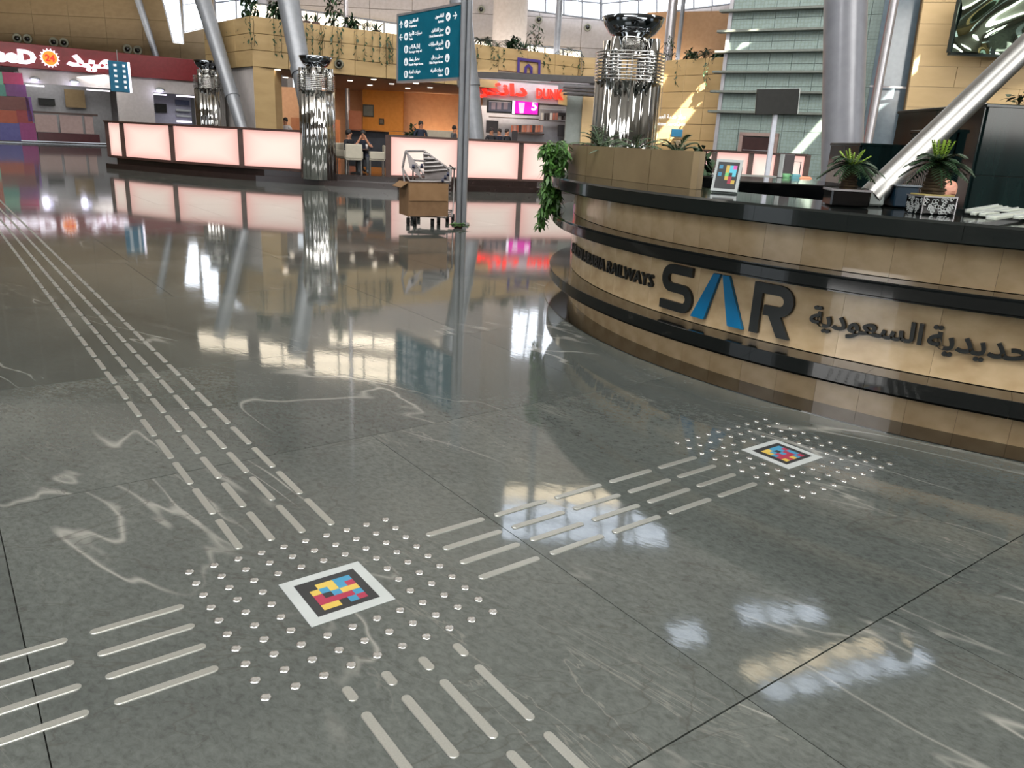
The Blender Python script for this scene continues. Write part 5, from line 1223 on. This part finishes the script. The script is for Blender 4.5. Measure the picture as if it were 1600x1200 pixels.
# third trolley lies tipped on the others: two triangular side plates with bars
t = thing('tipped_trolley', 'grey slatted trolley frame tipped up on top of cardboard box', 'trolley', (cx0 + .3, 14.2, .80))
pk = [P(634, 236, 14.1), P(662, 236, 14.3), P(704, 266, 14.3), P(703, 284, 14.15), P(640, 283, 13.95), P(629, 262, 14.1)]; o = V(t.location)
mb = MB()
def tb(a, b, r=.016): mb.tube([a - o, b - o], r, 6)
tb(pk[0], pk[1], .02); tb(pk[1], pk[2], .022); tb(pk[0], pk[5], .02); tb(pk[5], pk[4]); tb(pk[2], pk[3], .03); tb(pk[4], pk[3], .02); tb(pk[0], P(662, 272, 14.0)); tb(P(640, 250, 14.05), P(668, 252, 14.3)); tb(pk[5], P(632, 285, 13.95)); mb.obj('frame', M_galv, t)
for k in range(5):
    u = .12 + .17 * k; a = pk[1] * (1 - u) + P(662, 276, 14.25) * u; b_ = P(664 + 40 * u + 3, 238 + 34 * u, 14.3); mb = MB(); mb.tube([a - o, b_ - o], .026, 6); mb.obj('slat', M_galv, t)
mb = MB(); q = [pk[0] - o, P(650, 256, 14.0) - o, P(660, 280, 13.95) - o, P(640, 262, 14.0) - o]; mb.add([v + V((0, d, 0)) for d in (0, .02) for v in q], BF6); q = [P(661, 240, 14.35) - o, pk[2] - o, P(700, 282, 14.3) - o, P(664, 280, 14.3) - o]; mb.add([v + V((0, d, 0)) for d in (0, .02) for v in q], BF6); mb.obj('side_plate', mat('trolley_grey_plate', (142, 136, 136), .4, .5), t)
for x, y in ((646, 260), (659, 259), (696, 277), (700, 272), (692, 282)): c = P(x, y, 13.95) - o; mb = MB(); mb.tube([c + V((-.02, 0, 0)), c + V((.02, 0, 0))], .035, 12); mb.obj('wheel', mat('navy_wheel', (34, 40, 66), .4) if 'navy_wheel' not in MATS else MATS['navy_wheel'], t)
t = thing('cardboard_box', 'brown cardboard box standing on the luggage trolley by the sign post', 'box', (P(661, 335, 13.9).x, 13.95, .19), .46)
w, d, h = .72, .5, .56
mb = MB(); mb.box((0, -d / 2, h / 2), (w, .012, h)); mb.box((0, d / 2, h / 2), (w, .012, h)); mb.box((-w / 2, 0, h / 2), (.012, d, h)); mb.box((w / 2, 0, h / 2), (.012, d, h)); mb.box((0, 0, .006), (w, d, .012)); mb.obj('carton', M_card, t)
mb = MB(); mb.box((0, -d / 2 - .014, h * .72), (w * .99, .01, h * .5), M=Matrix.Rotation(radians(-3), 3, 'X')); mb.obj('folded_flap', mat('cardboard_flap', (130, 101, 70), .8), t)
mb = MB(); mb.box((-w / 2 - .07, 0, h * .93), (.16, d * .95, .01), M=Matrix.Rotation(radians(-35), 3, 'Y')); mb.obj('side_flap', MATS['cardboard_flap'], t)
# ------------------------------------------------------------------ people and chairs
def skin_mesh(joints, edges, radii, sub=2):
    me = bpy.data.meshes.new('body'); me.from_pydata(joints, edges, []); o = bpy.data.objects.new('tmp', me); COL.objects.link(o)
    sk = o.modifiers.new('s', 'SKIN'); 
    for k, r in enumerate(radii): me.skin_vertices[0].data[k].radius = (r, r) if not isinstance(r, tuple) else r
    me.skin_vertices[0].data[0].use_root = True; ss = o.modifiers.new('u', 'SUBSURF'); ss.levels = sub
    bpy.context.view_layer.update(); m2 = bpy.data.meshes.new_from_object(o.evaluated_get(bpy.context.evaluated_depsgraph_get()))
    bpy.data.objects.remove(o); bpy.data.meshes.remove(me)
    for p in m2.polygons: p.use_smooth = True
    return m2
def person(label, loc, rz, pose, shirt, trousers, hair=M_hair, cloth=None, s_=1.0):
    t = thing('person', label, 'person', loc, rz); t.scale = (s_, s_, s_)
    hz = .95 if pose == 'stand' else .5
    J = [(0, 0, hz), (0, 0, hz + .25), (0, -.01, hz + .45), (0, -.02, hz + .52), (0, -.03, hz + .6), (0, -.04, hz + .7)]; E_ = [(0, 1), (1, 2), (2, 3), (3, 4), (4, 5)]; Rr = [(.17, .12), (.15, .11), (.17, .11), (.06, .06), (.085, .1), (.075, .09)]
    def chain(root, pts, rr):
        p = root
        for q, r in zip(pts, rr): J.append(q); Rr.append(r); E_.append((p, len(J) - 1)); p = len(J) - 1
    for s2 in (-1, 1):
        if pose == 'stand': chain(0, [(.1 * s2, 0, hz - .08), (.11 * s2, -.01, .5), (.11 * s2, .01, .08), (.12 * s2, -.14, .04)], [.1, .065, .045, .04]); chain(2, [(.2 * s2, 0, hz + .42), (.26 * s2, .0, hz + .15), (.22 * s2, -.16, hz + .02), (.2 * s2, -.24, hz + .02)], [.06, .045, .035, .03])
        elif pose == 'face': chain(0, [(.1 * s2, -.05, hz), (.13 * s2, -.42, hz + .02), (.13 * s2, -.42, .1), (.13 * s2, -.56, .04)], [.1, .07, .045, .04]); chain(2, [(.2 * s2, -.02, hz + .42), (.27 * s2, -.22, hz + .25), (.09 * s2, -.2, hz + .52), (.06 * s2, -.17, hz + .62)], [.06, .045, .035, .03])
        else: chain(0, [(.1 * s2, -.05, hz), (.13 * s2, -.42, hz + .02), (.13 * s2, -.42, .1), (.13 * s2, -.56, .04)], [.1, .07, .045, .04]); chain(2, [(.2 * s2, -.02, hz + .42), (.25 * s2, -.08, hz + .18), (.16 * s2, -.32, hz + .2), (.1 * s2, -.38, hz + .22)], [.06, .045, .035, .03])
    me = skin_mesh(J, E_, Rr); me.materials.append(M_skin); me.materials.append(shirt); me.materials.append(trousers)
    for p in me.polygons:
        c = p.center; i = 0
        if c.z < hz + .02: i = 2
        elif c.z < hz + .5: i = 1
        if i == 1 and pose == 'face' and c.y < -.14 and c.z > hz + .3: i = 0
        if i == 1 and pose == 'stand' and c.y < -.17: i = 0
        if c.z < .07 and pose != 'x': i = 2
        p.material_index = i
    o = link('body', me, t)
    mb = MB(); mb.lathe([(.04, hz + .62), (.088, hz + .64), (.098, hz + .70), (.08, hz + .775), (.03, hz + .8)], 16, (0, -.01, 0)); mb.obj('hair', hair, t)
    mb = MB()
    for s2 in (-1, 1): mb.box((.03 * s2, -.125, hz + .69), (.018, .01, .01))
    mb.box((0, -.125, hz + .63), (.04, .01, .01)); mb.obj('face_features', M_hair, t)
    mb = MB(); mb.tube([(0, -.12, hz + .69), (0, -.145, hz + .655)], [.01, .014], 6); mb.obj('nose', M_skin, t)
    return t
def ppos(x, Y, z=.33): return (XH(x, Y), Y, z)
person('seated man in dark vest covering his face with both hands', ppos(567, 25.1), .2, 'face', M_navy, M_greyc)
person('seated person with dark hair and black top in the cafe opening', ppos(544, 25.6), 1.2, 'sit', M_trous, M_trous)
person('person in dark grey shirt standing beside the plant in the cafe', ppos(657, 30.5), .4, 'stand', M_navy, M_trous)
person('person in dark jacket behind the long lit counter, left one', ppos(414, 29.4), .3, 'stand', M_greyc, M_trous, s_=.93)
person('person in white patterned shirt behind the long lit counter, right one', ppos(447, 30.4), -.2, 'stand', M_whitec, M_trous, s_=.93)
for x, Y, rz, lab, sh_ in ((767, 32.6, .4, 'worker with dark hair left of three behind the right lit counter', M_trous), (780, 33.4, -.5, 'worker in dark top in the middle behind the right lit counter', M_navy), (791, 32.9, .8, 'worker in black top right of three behind the right lit counter', M_trous)):
    person(lab, ppos(x, Y), rz, 'stand', sh_, M_trous, s_=.95)
person('person partly hidden behind the sign post at the cafe counter', ppos(709, 31.5), 1.3, 'stand', M_greyc, M_trous, s_=.95)
bush('cafe_plant', 'dark green potted plant left of the standing person in the cafe', (XH(645, 30.9), 30.9, .33), 240, .32, .3, .85, .28, M_leafd)
t = thing('counter_display', 'pale glass display counter in the cafe behind the lit panels', 'counter', (XH(688, 31.8), 31.8, .33)); o = V(t.location); bxp('glass_front', 666, 712, 203, 216, 31.8, mat('pale_glass_case', (176, 166, 150), .2), t, .5); mb = MB(); mb.bbox((0, 0, .5), (1.3, .5, 1.0), .01); mb.obj('cabinet', M_brownpost, t)
def cafe_chair(label, loc, rz):
    t = thing('cafe_chair', label, 'chair', loc, rz, 'cream cafe chairs'); mb = MB(); mb.bbox((0, 0, .44), (.5, .48, .08), .02); mb.obj('seat', M_cream, t)
    mb = MB(); mb.bbox((0, .23, .66), (.5, .05, .42), .02); mb.obj('backrest', M_cream, t); 
    for sx_ in (-.25, .25): mb = MB(); mb.bbox((sx_, 0, .56), (.05, .44, .22), .015); mb.obj('armrest', M_cream, t)
    for x in (-.22, .22):
        for y in (-.2, .2): mb = MB(); mb.tube([(x, y, .4), (x * 1.05, y * 1.05, 0)], .02, 6); mb.obj('leg', M_pole, t)
    return t
cafe_chair('cream armchair with its back to the hall in the cafe opening', ppos(552, 24.5), pi + .25); cafe_chair('cream chair under the seated dark-haired person', ppos(541, 25.75), 1.2); cafe_chair('cream chair at the right side of the cafe table', ppos(588, 25.0), -1.3)
t = thing('cafe_table', 'small dark round cafe table between the seated people', 'table', ppos(557, 24.9)); mb = MB(); mb.lathe([(.36, .7), (.37, .73), (.35, .74)], 24); mb.obj('tabletop', M_brownpost, t); mb = MB(); mb.lathe([(.2, 0), (.2, .02), (.03, .05), (.03, .7)], 12); mb.obj('pedestal', M_black, t)
for x, dy, lab in ((574, 0, 'white paper cup on the small cafe table, right one'), (560, -.1, 'white cup on the small cafe table, left one')):
    p = ppos(x - 6, 24.95 + dy); t = thing('paper_cup', lab, 'cup', (p[0] + .1, p[1], .33 + .741), 0); mb = MB(); mb.lathe([(.03, 0), (.042, .13), (.036, .13), (.027, .01)], 14); mb.obj('cup_body', M_whitec, t); mb = MB(); mb.lathe([(.044, .13), (.044, .145), (.02, .15)], 14); mb.obj('lid', M_white, t)
